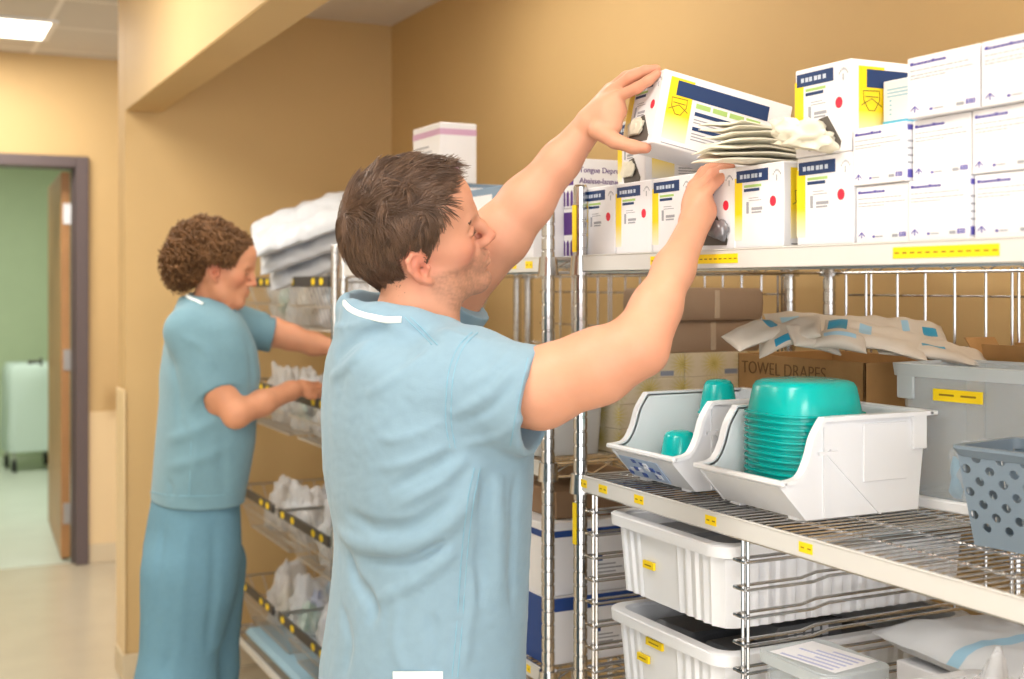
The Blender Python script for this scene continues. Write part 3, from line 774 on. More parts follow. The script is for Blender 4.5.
# ------------------------------------------------------------------ things on the middle shelf of the near unit
def sweep(mb, path, wy, th, yc, mi=0):
    """flat bar swept along a path in the x-z plane, wy wide in y"""
    path = np.asarray(path, float); n = len(path); t = np.zeros_like(path); t[1:-1] = path[2:] - path[:-2]; t[0] = path[1] - path[0]; t[-1] = path[-1] - path[-2]
    t /= np.linalg.norm(t, axis=1, keepdims=True); nr = np.stack([-t[:, 1], t[:, 0]], 1); R = []
    for i in range(n):
        a = path[i] + nr[i] * th / 2; b = path[i] - nr[i] * th / 2
        R.append([(a[0], yc - wy / 2, a[1]), (a[0], yc + wy / 2, a[1]), (b[0], yc + wy / 2, b[1]), (b[0], yc - wy / 2, b[1])])
    mb.rings(R, mi=mi)
def hopper_bin(label, loc, W=0.19, sticker=False):
    t = thing('hopper_bin', label, 'storage bin', loc, (0, 0, 0), 'white open fronted hopper bins')
    hw = W / 2
    curve = catmull([(0.0, 0.060), (0.028, 0.066), (0.044, 0.090), (0.055, 0.122), (0.072, 0.148)], 5)
    prof = [tuple(q) for q in curve] + [(0.275, 0.148), (0.258, 0.004), (0.045, 0.004), (0.0, 0.052)]
    mb = MB()
    for s in (-1, 1):
        a, b = s * hw, s * (hw - 0.0045); mb.prism(prof, 1, min(a, b), max(a, b))
    mb.box((0.046, -hw + .002, 0.0045), (0.258, hw - .002, 0.008))
    mb.prism([(0.257, 0.004), (0.261, 0.004), (0.2745, 0.1475), (0.271, 0.1475)], 1, -hw + .002, hw - .002)
    mb.prism([(0.0455, 0.0045), (0.051, 0.006), (0.006, 0.060), (0.0005, 0.0535)], 1, -hw + .002, hw - .002)
    mb.build('tub', WHITEP, t, smooth=True, angle=30)
    r = MB(); path = list(curve) + [(0.10, 0.1485), (0.19, 0.1485), (0.280, 0.1485)]
    for s in (-1, 1): sweep(r, path, 0.015, 0.006, s * (hw + 0.003))
    r.box((0.274, -hw - 0.0105, 0.1455), (0.290, hw + 0.0105, 0.1515), 0.001); r.box((-0.006, -hw - 0.0105, 0.056), (0.004, hw + 0.0105, 0.064), 0.002)
    r.build('rim', WHITEP, t, smooth=True, angle=30)
    for s in (-1, 1):
        b = MB(); y = s * (hw + 0.0015)
        sweep(b, [(0.085, 0.100), (0.185, 0.006)], 0.004, 0.010, y); sweep(b, [(0.078, 0.006), (0.078, 0.140)], 0.004, 0.005, y)
        b.box((0.066, y - 0.003, 0.096), (0.100, y + 0.003, 0.101)); b.box((0.245, y - 0.004, 0.095), (0.272, y + 0.004, 0.146), 0.001)
        b.box((0.150, y - 0.0015, 0.052), (0.235, y + 0.0015, 0.138), 0.001)
        b.build('rib', WHITEP, t)
    f = MB()
    for x in (0.056, 0.235):
        for s in (-1, 1): f.box((x - 0.010, s * (hw - 0.03) - 0.012, 0.0), (x + 0.010, s * (hw - 0.03) + 0.012, 0.005), 0.001)
    f.build('foot', WHITEP, t)
    if sticker:
        k = MB(); x0, z0, x1, z1 = 0.040, 0.0075, 0.003, 0.052
        nx, nz = -(z1 - z0), (x1 - x0); l = math.hypot(nx, nz); nx, nz = nx / l * 0.0018, nz / l * 0.0018
        def q(y0, y1, a, b, mi, e=1.0):
            A = (x0 + (x1 - x0) * a + nx * e, z0 + (z1 - z0) * a + nz * e); B = (x0 + (x1 - x0) * b + nx * e, z0 + (z1 - z0) * b + nz * e)
            A2 = (A[0] - nx * 0.9, A[1] - nz * 0.9); B2 = (B[0] - nx * 0.9, B[1] - nz * 0.9); k.prism([A, B, B2, A2], 1, y0, y1, mi)
        q(-0.035, 0.085, 0.05, 0.85, 0)
        for i in range(16):
            yy = -0.03 + random.random() * 0.105; a = 0.1 + random.random() * 0.6; q(yy, yy + 0.012, a, a + 0.14, 1 + i % 2, 1.0 + 0.08 * (i + 1))
        k.build('sticker', [mat('sticker_pale', (176, 196, 222), 0.4), mat('sticker_blue', (60, 92, 168), 0.4), mat('sticker_light', (225, 230, 240), 0.4)], t)
    return t
bx = 1.118
B2Y = 1.5025; B1Y = 1.772
hopper_bin('white hopper bin in front holding the big stack of teal basins', (bx, B2Y, SM_ + 0.0003), W=0.20)
hopper_bin('white hopper bin with blue sticker, behind the bin of big teal basins', (bx, B1Y, SM_ + 0.0003), sticker=True)

TEAL = mat('teal_plastic', (0, 182, 178), 0.22, noise=0.03, nscale=5)
def basin(rx, ry, h, ex=2.6, rim=0.005, taper=0.18, n=44):
    """an upside-down basin: shell with rolled rim; origin at rim plane"""
    def ring(sx, z):
        R = []
        for j in range(n):
            a = 2 * PI * j / n; c, s = math.cos(a), math.sin(a); k = (abs(c) ** ex + abs(s) ** ex) ** (-1 / ex)
            R.append(((rx + sx) * k * c, (ry + sx) * k * s, z))
        return R
    T = taper * h; t = 0.0008; mb = MB(); e = 0.010
    mb.rings([ring(0, 0.0), ring(rim, 0.0006), ring(rim, 0.0034), ring(0.0, 0.004), ring(-(h - e - 0.004) * taper, h - e), ring(-T - 0.002, h - 0.003), ring(-T - 0.010, h),
              ring(-rx * 0.75, h), ring(-rx * 0.93, h)], cap0=False, cap1=True)
    mb.rings([ring(0, 0.0), ring(-t, 0.002), ring(-(h - e - 0.004) * taper - t, h - e), ring(-T - 0.010, h - t), ring(-rx * 0.93, h - t)], cap0=False, cap1=True)
    return mb
def stack(name, label, cat, group, cx, cy, z, rx, ry, h, n, pitch, ex=2.6, rz=0.0, order=None):
    proto = basin(rx, ry, h, ex, 0.005 if rx > 0.05 else 0.0025)
    first = None
    for i in range(n):
        lab = label(i, n)
        if first is None:
            first = proto.build(name, TEAL, None, smooth=True, angle=40); o = first
        else: o = first.copy(); COL.objects.link(o)
        o.location = (cx, cy, z + i * pitch); o.rotation_euler = (0, 0, rz); props(o, lab, cat, group)
ORD = ('lowest', 'second', 'third', 'fourth', 'fifth', 'sixth', 'seventh', 'eighth', 'ninth', 'tenth', 'eleventh', 'twelfth', 'thirteenth', 'fourteenth', 'fifteenth')
def nm(what):
    def f(i, n):
        if i == n - 1: return f'topmost upturned {what}'
        if i == 0: return f'lowest upturned {what}'
        return f'{ORD[i]} from the bottom, upturned {what}'
    return f
zb = SM_ + 0.0088
stack('teal_basin', nm('teal basin of the big stack in the front hopper bin'), 'basin', 'big teal basins nested in the front hopper bin', 1.250, 1.511, zb, 0.078, 0.077, 0.052, 15, 0.0097, 2.9)
stack('teal_cup', nm('teal cup in the tall stack of the sticker bin'), 'cup', 'small teal cups in the hopper bin behind', 1.288, 1.787, zb, 0.034, 0.034, 0.060, 12, 0.0098, 2.0)
stack('teal_cup', nm('teal cup in the short stack of the sticker bin'), 'cup', 'small teal cups in the hopper bin behind', 1.205, 1.786, zb, 0.034, 0.034, 0.055, 4, 0.0090, 2.0)
p = PX(793, 0, 1.152)
stack('teal_cup', nm('tiny teal cup by the front bin\'s lip'), 'cup', 'little teal cups at the front lip', 1.186, 1.427, zb, 0.0135, 0.0135, 0.042, 7, 0.0085, 2.4)

# ------------------------------------------------------------------ tissue boxes (far unit, seen past the hopper bins)
def tissue_mat():
    m = bpy.data.materials.new('flower_printed_card'); m.use_nodes = True; nt = m.node_tree; b = nt.nodes['Principled BSDF']
    tc = nt.nodes.new('ShaderNodeTexCoord')
    sp = nt.nodes.new('ShaderNodeSeparateXYZ'); nt.links.new(tc.outputs['Object'], sp.inputs[0])
    def M(op, a, b_=None):
        n = nt.nodes.new('ShaderNodeMath'); n.operation = op
        for i, v in enumerate((a, b_)):
            if v is None: continue
            if isinstance(v, (int, float)): n.inputs[i].default_value = v
            else: nt.links.new(v, n.inputs[i])
        return n.outputs[0]
    s = M('ADD', sp.outputs['X'], sp.outputs['Y'])
    u = M('SUBTRACT', M('FRACT', M('ADD', M('MULTIPLY', s, 1 / 0.082), 0.27)), 0.5)
    v = M('MULTIPLY', M('SUBTRACT', sp.outputs['Z'], 0.026), 1 / 0.082)
    ang = M('ARCTAN2', v, u); r = M('SQRT', M('ADD', M('MULTIPLY', u, u), M('MULTIPLY', v, v)))
    pet = M('ABSOLUTE', M('SINE', M('MULTIPLY', ang, 9)))
    f = M('MULTIPLY', M('SUBTRACT', 1.0, M('MULTIPLY', r, 2.1)), M('ADD', M('MULTIPLY', pet, 0.7), 0.3))
    rp = nt.nodes.new('ShaderNodeValToRGB'); nt.links.new(f, rp.inputs[0]); e = rp.color_ramp.elements
    e[0].position = 0.05; e[0].color = (*s2l((234, 222, 196)), 1); e[1].position = 0.95; e[1].color = (*s2l((168, 150, 44)), 1)
    x = e.new(0.35); x.color = (*s2l((222, 210, 168)), 1); x = e.new(0.65); x.color = (*s2l((222, 204, 110)), 1)
    nt.links.new(rp.outputs[0], b.inputs['Base Color']); b.inputs['Roughness'].default_value = 0.55
    return m
TISS = tissue_mat()
LBL2 = mat('slate_label', (150, 160, 180), 0.5)
tl, tw, th_ = 0.158, 0.112, 0.0492
names_c = ('near', 'far')
for c in range(2):
    for dpt in range(2):
        for r in range(4):
            if dpt == 1 and c == 1: continue
            x = 1.284 + tl * (c + 0.5) + c * 0.001; y = 2.118 + tw * (dpt + 0.5) + dpt * 0.001; z = 1.1323 + r * (th_ + 0.0004)
            lab = f'{("lowest", "second lowest", "second highest", "topmost")[r]} flowered tissue box, ' + ('in the column beside the shelf post' if (c == 0 and dpt == 0) else ('in the column against the wall side' if c == 1 else 'in the rear column behind the first'))
            t = thing('tissue_box', lab, 'tissue box', (x, y, z), (0, 0, 0), 'flowered tissue boxes')
            MB().box((-tl / 2, -tw / 2, 0), (tl / 2, tw / 2, th_), 0.0014).build('carton', TISS, t)
            q = MB(); q.box((0.020, -tw / 2 - 0.0005, 0.004), (0.052, -tw / 2, 0.014)); q.build('brand_label', LBL2, t)
            q = MB(); q.prism([(0.045 * math.cos(a), 0.022 * math.sin(a)) for a in np.linspace(0, 2 * PI, 20, endpoint=False)], 2, th_, th_ + 0.0004); q.build('opening_tab', mat('tab_card', (226, 214, 190), 0.6), t)

# ------------------------------------------------------------------ soft packs
def pillow(size, seed=0, n=22, m=16, wr=0.0022, seal=0.10, droop=0.0):
    L, W, T = size; U, V = np.meshgrid(np.linspace(-1, 1, n), np.linspace(-1, 1, m), indexing='ij')
    f = np.clip((1 - np.abs(U) ** 4), 0, 1) ** 0.6 * np.clip((1 - np.abs(V) ** 4), 0, 1) ** 0.6
    x = U * L / 2 * (1 + 0.02 * noise3(np.stack([V, V * 0, U * 0 + seed], -1), 2, seed)); y = V * W / 2 * (1 + 0.03 * noise3(np.stack([U, U * 0, U * 0 + seed], -1), 2, seed + 1))
    b = np.stack([x, y, np.full_like(x, seed * 0.37)], -1)
    w1 = wr * noise3(b, 40, seed) + wr * 0.9 * noise3(b, 85, seed + 2); w2 = wr * noise3(b + 5, 40, seed + 1)
    dz = -droop * U ** 2
    top = np.stack([x, y, T / 2 * f + w1 + dz + T / 2 + 0.0008], -1); bot = np.stack([x, y, -T / 2 * f + w2 * 0.4 + dz + T / 2 - 0.0008], -1)
    return top, bot
def soft_pack(name, label, cat, loc, rot, size, mats, seed=0, group=None, bands=(), droop=0.0, wr=0.0022, part='wrapper', n=22, m=16):
    t = thing(name, label, cat, loc, rot, group)
    top, bot = pillow(size, seed, wr=wr, droop=droop, n=n, m=m); n, m = top.shape[:2]; mb = MB()
    R = [np.concatenate([top[i], bot[i][::-1]]) for i in range(n)]; mb.rings(R)
    nb = 2 * m
    for k in range((n - 1) * nb):
        i, j = divmod(k, nb)
        if j < m - 1:
            u = (i + 0.5) / (n - 1); v = (j + 0.5) / (m - 1)
            for (u0, u1, v0, v1, mi) in bands:
                if u0 <= u <= u1 and v0 <= v <= v1: mb.m[k] = mi
    mb.build(part, mats, t, smooth=True, angle=60); return t
PAPER = mat('sterile_paper', (204, 194, 182), 0.4, noise=0.08, nscale=18, bump=0.1, bscale=60)
BLUEP = mat('pack_blue', (36, 140, 178), 0.4)
BLUEL = mat('pack_pale_blue', (150, 190, 214), 0.4)
WFILM = mat('white_film', (200, 203, 208), 0.3)

# cardboard box of towel drapes
tx, ty0, ty1 = 1.425, 1.571, 1.915; TBH = 0.213
t = thing('cardboard_box', 'brown cardboard box marked TOWEL DRAPES heaped with sterile packs', 'box', (tx + 0.115, (ty0 + ty1) / 2, SM_ + 0.0003)); w = ty1 - ty0
mb = MB(); k = 0.004
mb.box((-0.115, -w / 2, 0), (0.115, w / 2, k)); mb.box((-0.115, -w / 2, 0), (-0.115 + k, w / 2, TBH), 0.0008); mb.box((0.115 - k, -w / 2, 0), (0.115, w / 2, TBH), 0.0008)
mb.box((-0.115, -w / 2, 0), (0.115, -w / 2 + k, TBH), 0.0008); mb.box((-0.115, w / 2 - k, 0), (0.115, w / 2, TBH), 0.0008); mb.build('carton', CARD, t)
text_obj('handwriting', 'TOWEL DRAPES', 0.033, mat('marker_ink', (112, 78, 42), 0.7), t, (-0.1156, w / 2 - 0.012, TBH - 0.036), (0, -1, 0), (0, 0, 1), bold=-0.0004)
packs = [  # px, py (centre), d, turn, lean to camera, lean sideways, L, W, bands
    ((830, 329), 2.17, 4, 30, 4, 0.22, 0.10, [(0.1, 0.25, 0.4, 0.7, 2)], 'large pale pack at the back left of the heap'),
    ((888, 330), 2.15, -4, 26, 5, 0.20, 0.09, [(0.78, 0.9, 0.35, 0.6, 1), (0.60, 0.68, 0.4, 0.7, 2)], 'pale pack at the back right of the heap'),
    ((757, 332), 2.09, 12, 20, -16, 0.10, 0.07, [(0.70, 0.86, 0.3, 0.75, 1)], 'small pack with blue end at the left corner of the heap'),
    ((790, 333), 2.06, -25, 34, -20, 0.11, 0.06, [(0.3, 0.7, 0.05, 0.3, 1)], 'narrow blue edged pack slumped over the box front edge'),
    ((812, 337), 2.045, 20, 40, 12, 0.09, 0.05, [(0.55, 0.9, 0.2, 0.7, 1)], 'small blue and white pack low in the middle of the heap'),
    ((838, 339), 2.03, -6, 36, 6, 0.09, 0.04, [(0.2, 0.8, 0.4, 0.6, 2)], 'small clear blue pack tucked low at the front'),
    ((874, 336), 2.06, -14, 22, 12, 0.17, 0.09, [(0.04, 0.22, 0.1, 0.85, 1), (0.34, 0.44, 0.3, 0.7, 2)], 'pack with bright blue stripe at the front of the heap'),
    ((930, 349), 2.06, -6, 16, 8, 0.18, 0.09, [(0.40, 0.6, 0.3, 0.45, 1)], 'long pale pack reaching over the frosted bin')]
for i, ((px, py), dd, tu, ln, sd, L, W, bands, lab) in enumerate(packs):
    c = P(px, py, dd); a = -TH + math.radians(tu)
    E_ = Matrix.Rotation(a, 3, 'Z') @ Matrix.Rotation(math.radians(sd), 3, 'Y') @ Matrix.Rotation(math.radians(ln), 3, 'X')
    soft_pack('sterile_pack', lab, 'sterile pack', (c[0], c[1], c[2] - 0.008), E_.to_euler(), (L, W, 0.017), [PAPER, BLUEP, BLUEL], i, 'sterile packs heaped on the towel drape box', bands, 0.006, 0.0028, n=34, m=22)
# filling that carries the heap, lower down in the box
for i in range(3):
    soft_pack('sterile_pack', f'{("lowest", "middle", "upper")[i]} folded pack inside the towel drape box', 'sterile pack', (tx + 0.115, (ty0 + ty1) / 2, SM_ + 0.006 + i * 0.062), (0, 0, PI / 2), (0.31, 0.20, 0.060), [PAPER], 20 + i, 'folded packs inside the towel drape box')

# wrapped brown packages behind the tissue boxes
WRAP = mat('grey_wrapping', (172, 146, 122), 0.65, noise=0.1, nscale=8, bump=0.15, bscale=20)
zz = 1.1323 + 4 * (th_ + 0.0004)
for i, lab in enumerate(('lower taupe wrapped bundle on the flowered tissue boxes', 'upper taupe wrapped bundle on the flowered tissue boxes')):
    t = thing('wrapped_bundle', lab, 'bundle', (1.515, 2.205 - 0.01 * i, zz + i * 0.0665), (0, 0, 0.03 * i - 0.01), 'taupe wrapped bundles'); mb = MB(); R = []
    for k_, (z_, s_) in enumerate(((0, .96), (.008, 1.0), (.035, 1.012), (.058, 1.0), (.066, .95))): R.append(rrect(0.125 * s_, 0.085 * s_, 0.012, z_, 4))
    mb.rings(R); mb.build('wrapper', WRAP, t, smooth=True, angle=60)
    mb = MB(); mb.box((-0.006, -0.0872, 0.004), (0.006, -0.0845, 0.062), 0.0005); mb.prism([(-0.125, 0.066), (0.0, 0.0675), (0.125, 0.066)], 1, -0.01, 0.012); mb.build('fold', mat('wrapping_tape', (196, 176, 152), 0.6), t)
soft_pack('sterile_pack', 'pale blue and white pack left of the taupe bundles on the tissue boxes', 'sterile pack', (1.335, 2.18, zz), (0, 0, 0.1), (0.085, 0.15, 0.055), [WFILM, BLUEL], 33, None, [(0, 1, 0.0, 0.35, 1)], 0, 0.002)

# ------------------------------------------------------------------ frosted bin with bags
def frost(name, rgb, alpha, rough=0.3):
    return mat(name, rgb, rough, alpha=alpha)
FROST = frost('frosted_plastic', (216, 228, 236), 0.25, 0.35)
FROSTR = frost('frosted_rim', (212, 220, 224), 0.55, 0.35)
FILM = frost('clear_film', (240, 242, 246), 0.42, 0.10)
def tub(hx, hy, h, taper, t, r=0.02):
    a = 1 - taper
    return [rrect(hx * a, hy * a, r, 0), rrect(hx, hy, r, h), rrect(hx - t, hy - t, r, h), rrect(hx * a - t, hy * a - t, r, t)]
def bagmesh(size, seed, parent, name='film', m=None, amp=0.38):
    return crumple(name, size, m or FILM, parent, (0, 0, size[2] * 0.312), (0, 0, 0), seed, amp, 40)
yw = math.radians(8)
fc = P(888, 362, 1.95)
fb = thing('frosted_bin', 'large frosted plastic bin with yellow label on the middle shelf', 'storage bin', (0, 0, 0), (0, 0, yw))
hy, hx_ = 0.215, 0.085; H = 0.220
ca, sa = math.cos(yw), math.sin(yw)
lx, ly = -hx_, hy
fb.location = (fc[0] - (lx * ca - ly * sa) + 0.005, fc[1] - (lx * sa + ly * ca), SM_ + 0.0003)
mb = MB(); mb.rings(tub(hx_ - 0.006, hy - 0.006, H - 0.004, 0.09, 0.003)); mb.build('tub', FROST, fb, smooth=True, angle=40)
mb = MB(); mb.rings([rrect(hx_ + 0.002, hy + 0.002, 0.022, H - 0.020), rrect(hx_ + 0.004, hy + 0.004, 0.022, H - 0.001), rrect(hx_ - 0.004, hy - 0.004, 0.02, H), rrect(hx_ - 0.005, hy - 0.005, 0.02, H - 0.02)], cap0=False, cap1=False)
for sy in (-1, 1): mb.box((-hx_ - 0.001, sy * (hy - 0.028) - 0.016, H - 0.055), (-hx_ + 0.004, sy * (hy - 0.028) + 0.016, H - 0.018), 0.002)
mb.build('rim', FROSTR, fb, smooth=True, angle=40)
mb = MB(); mb.box((-hx_ - 0.0008, 0.050, H - 0.054), (-hx_ + 0.002, 0.135, H - 0.036), 0, 0)
for k in range(2): mb.box((-hx_ - 0.0011, 0.060 + k * 0.038, H - 0.046), (-hx_ - 0.0007, 0.086 + k * 0.038, H - 0.043), 0, 1)
mb.build('label', [YEL, mat('label_print', (150, 120, 20), 0.6)], fb)
mb = MB(); mb.box((-hx_ - 0.004, -hy + 0.01, 0.0), (-hx_ + 0.012, hy - 0.02, 0.016), 0.002); mb.build('base_rail', WHITEP, fb)
# bags inside it: top-level things
def film_bag(label, loc, rot, size, seed, content=None, group=None, name='plastic_bag', fm=None):
    t = thing(name, label, 'plastic bag', loc, rot, group); bagmesh(size, seed, t, 'film', fm)
    if content:
        for i, (cm, s, o) in enumerate(content): crumple('contents', s, cm, t, o, (0, 0, 0.4 * i), seed + 3 + i, 0.25, 14)
    return t
def loc_in(o, x, y, z):
    c, s = math.cos(o.rotation_euler.z), math.sin(o.rotation_euler.z); return (o.location.x + x * c - y * s, o.location.y + x * s + y * c, o.location.z + z)
BLUEF = mat('bag_blue', (110, 176, 214), 0.4); WSOFT = mat('bag_white', (226, 226, 226), 0.6)
film_bag('clear bag with pale blue tubing low in the frosted bin', loc_in(fb, -0.030, 0.09, 0.004), (0, 0, 0.0), (0.070, 0.10, 0.13), 2, [(BLUEF, (0.05, 0.03, 0.09), (-0.015, 0.022, 0.04)), (BLUEF, (0.05, 0.03, 0.07), (-0.015, -0.018, 0.035)), (WSOFT, (0.05, 0.06, 0.05), (0.01, 0.0, 0.07))], 'clear bags in the frosted bin')
film_bag('grey clear bag filling the middle of the frosted bin', loc_in(fb, 0.02, -0.03, 0.004), (0, 0, 0), (0.085, 0.11, 0.17), 3, [(WSOFT, (0.12, 0.12, 0.10), (0, 0, 0.06))], 'clear bags in the frosted bin')
film_bag('billowing clear bag standing out of the frosted bin at the right edge', loc_in(fb, 0.0, -0.125, 0.05), (0, 0, 0.14), (0.095, 0.10, 0.26), 5, [(WSOFT, (0.12, 0.10, 0.10), (0, 0, 0.05))], 'clear bags in the frosted bin')

# ------------------------------------------------------------------ perforated basket
BSK = mat('grey_blue_plastic', (116, 132, 146), 0.4, noise=0.04)
yw = math.radians(9)
bk = thing('perforated_basket', 'grey blue plastic basket with round holes at the right edge', 'basket', (0, 0, 0), (0, 0, yw))
BH, bhx, bhy, bt = 0.130, 0.066, 0.16, 0.20
bc = P(974, 546, 1.628)
a_ = 1 - bt * 0.62
lx, ly = -bhx * a_, bhy * a_
ca, sa = math.cos(yw), math.sin(yw)
bk.location = (bc[0] - (lx * ca - ly * sa), bc[1] - (lx * sa + ly * ca), SM_ + 0.0003)
def holed_wall(mb, p00, p10, p01, p11, nu, nv, th, nrm, r=0.33, margin=0.0):
    p00, p10, p01, p11, nrm = [np.asarray(q, float) for q in (p00, p10, p01, p11, nrm)]
    def S(u, v): return (p00 * (1 - u) + p10 * u) * (1 - v) + (p01 * (1 - u) + p11 * u) * v
    for i in range(nu):
        for j in range(nv):
            sh = 0.0
            c = [(i, j), (i + .5, j), (i + 1, j), (i + 1, j + .5), (i + 1, j + 1), (i + .5, j + 1), (i, j + 1), (i, j + .5)]
            o = np.array([S(a / nu, b / nv) for a, b in c])
            if (i + j) % 2 == 0 and 0 < j < nv - 0:
                h = np.array([S((i + .5 + r * 1.25 * math.cos(math.radians(q))) / nu, (j + .5 + r * 1.25 * math.sin(math.radians(q))) / nv) for q in (225, 270, 315, 0, 45, 90, 135, 180)])
                V = np.concatenate([o, h, o + nrm * th, h + nrm * th]); F = []
                for k in range(8):
                    k2 = (k + 1) % 8; F += [[k, k2, 8 + k2, 8 + k], [16 + k, 24 + k, 24 + k2, 16 + k2], [8 + k, 8 + k2, 24 + k2, 24 + k]]
                mb.add(V, F)
            else:
                V = np.concatenate([o, o + nrm * th]); mb.add(V, [list(range(8)), list(range(8, 16))[::-1]])
mb = MB(); A = a_
mb_c = {}
def C(sx, sy, top): k = 1.0 if top else A; return (sx * bhx * k, sy * bhy * k, BH - 0.008 if top else 0.003)
holed_wall(mb, C(-1, 1, 0), C(-1, -1, 0), C(-1, 1, 1), C(-1, -1, 1), 18, 8, 0.003, (1, 0, 0))
holed_wall(mb, C(1, 1, 0), C(1, -1, 0), C(1, 1, 1), C(1, -1, 1), 18, 8, 0.003, (-1, 0, 0))
holed_wall(mb, C(-1, 1, 0), C(1, 1, 0), C(-1, 1, 1), C(1, 1, 1), 12, 8, 0.003, (0, -1, 0))
holed_wall(mb, C(-1, -1, 0), C(1, -1, 0), C(-1, -1, 1), C(1, -1, 1), 12, 8, 0.003, (0, 1, 0))
mb.box((-bhx * A, -bhy * A, 0), (bhx * A, bhy * A, 0.004)); mb.build('tub', BSK, bk)
mb = MB(); mb.rings([rrect(bhx + 0.001, bhy + 0.001, 0.012, BH - 0.014), rrect(bhx + 0.008, bhy + 0.008, 0.014, BH - 0.004), rrect(bhx + 0.007, bhy + 0.007, 0.014, BH), rrect(bhx - 0.003, bhy - 0.003, 0.012, BH), rrect(bhx - 0.004, bhy - 0.004, 0.012, BH - 0.014)], cap0=False, cap1=False)
mb.build('rim', BSK, bk, smooth=True, angle=40)
for i, (xx, yy, lab) in enumerate(((0.0, 0.06, 'blue and white pack seen through the holes of the grey basket'), (0.0, -0.05, 'clear bag lying in the grey basket'))):
    film_bag(lab, loc_in(bk, xx, yy, 0.006), (0, 0, 0.2 * i), (0.065, 0.09, 0.09), 6 + i, [(BLUEF if i == 0 else WSOFT, (0.045, 0.07, 0.06), (0, 0, 0.035))], 'clear bags in the grey basket')

# open cardboard cartons at the back right
def open_carton(label, loc, rz, sx, sy, h, flaps):
    t = thing('open_carton', label, 'box', loc, (0, 0, rz), 'open brown cartons at the back'); mb = MB(); k = 0.004
    mb.box((-sx, -sy, 0), (sx, sy, k)); mb.box((-sx, -sy, 0), (-sx + k, sy, h)); mb.box((sx - k, -sy, 0), (sx, sy, h)); mb.box((-sx, -sy, 0), (sx, -sy + k, h)); mb.box((-sx, sy - k, 0), (sx, sy, h))
    mb.build('carton', CARD, t)
    for (side, fl, ang) in flaps:
        f = MB(); a = math.radians(ang); c, s = math.cos(a), math.sin(a)
        if side == 'f': f.prism([(-sx, h), (-sx - fl * c, h + fl * s), (-sx - fl * c + 0.004, h + fl * s), (-sx + 0.004, h)], 1, -sy, sy)
        if side == 'b': f.prism([(sx, h), (sx + fl * c, h + fl * s), (sx + fl * c - 0.004, h + fl * s), (sx - 0.004, h)], 1, -sy, sy)
        if side in 'lr':
            q = sy if side == 'l' else -sy; d_ = 1 if side == 'l' else -1
            f.prism([(q, h), (q + d_ * fl * c, h + fl * s), (q + d_ * (fl * c) - d_ * 0.004, h + fl * s), (q - d_ * 0.004, h)], 0, -sx, sx)
        f.build('flap', CARD, t)
    return t
c0 = PX(985, 0, 1.60)
open_carton('open brown cardboard carton with raised flaps behind the frosted bin', (1.652, c0[1] - 0.10, SM_ + 0.0003), 0.0, 0.034, 0.115, 0.195, [('l', 0.075, 50), ('f', 0.05, 78), ('b', 0.05, 87), ('r', 0.06, 60)])

# ------------------------------------------------------------------ totes below the middle shelf
def tote(label, loc, hx, hy, H, labels):
    t = thing('white_tote', label, 'storage bin', loc, (0, 0, 0), 'white ribbed totes on slides'); N = []
    base = np.array(rrect(hx, hy, 0.03, 0, 6))[:, :2]
    nxt = np.roll(base, -1, 0); P2 = []
    for a, b in zip(base, nxt):
        L = np.linalg.norm(b - a); k = max(1, int(L / 0.0045))
        for i in range(k): P2.append(a + (b - a) * i / k)
    P2 = np.array(P2); tg = np.roll(P2, -1, 0) - np.roll(P2, 1, 0); tg /= np.linalg.norm(tg, axis=1, keepdims=True); nr = np.stack([tg[:, 1], -tg[:, 0]], 1)
    s = np.cumsum(np.linalg.norm(np.roll(P2, -1, 0) - P2, axis=1)); rib = np.clip(np.sin(s / 0.024 * 2 * PI) * 2.2, -1, 1) * 0.5 + 0.5
    flat = (P2[:, 0] < -hx + 0.01) & (np.abs(P2[:, 1] - 0.02) < 0.055)
    rib = np.where(flat, 0.6, rib)
    def ring(k, z, off, rb=0.0):
        q = P2 * [1 - k * 0.03, 1 - k * 0.05] + nr * (off + rb * rib)[:, None] if not np.isscalar(rb * rib) else P2
        return np.concatenate([q, np.full((len(q), 1), z)], 1)
    z_ = np.zeros(len(P2))
    R = [ring(1, 0, z_ - 0.004), ring(1, 0.002, z_, 0.004), ring(0, H - 0.024, z_, 0.004), ring(0, H - 0.022, z_ + 0.001), ring(0, H - 0.020, z_ - 0.003), ring(0, H - 0.003, z_ - 0.003), ring(0, H - 0.006, z_ - 0.006), ring(1, 0.004, z_ - 0.008)]
    mb = MB(); mb.rings([r.tolist() for r in R]); mb.build('tub', WHITEP, t, smooth=True, angle=35)
    r = MB(); r.rings([rrect(hx + 0.004, hy + 0.004, 0.034, H - 0.020), rrect(hx + 0.016, hy + 0.016, 0.04, H - 0.019), rrect(hx + 0.017, hy + 0.017, 0.04, H - 0.002), rrect(hx + 0.015, hy + 0.015, 0.04, H), rrect(hx - 0.004, hy - 0.004, 0.03, H), rrect(hx - 0.006, hy - 0.006, 0.03, H - 0.014)], cap0=False, cap1=False)
    r.build('rim', WHITEP, t, smooth=True, angle=40)
    for (y, z, w) in labels:
        q = MB(); q.box((-hx - 0.0062, y - w / 2, z - 0.006), (-hx - 0.0015, y + w / 2, z + 0.006), 0, 0); q.box((-hx - 0.0065, y - w * 0.3, z - 0.001), (-hx - 0.0060, y + w * 0.3, z + 0.001), 0, 1); q.build('label', [YEL, mat('label_print', (150, 120, 20), 0.6)], t)
    return t
TY = (1.533 + 1.849) / 2; THX, THY = 0.25, 0.158
tx0 = XF + 0.012 + THX
t1 = tote('upper white ribbed tote on slides directly under the middle shelf', (tx0 - 0.005, TY, 0.944), THX, THY, 0.133, [(0.045, 0.062, 0.032)])
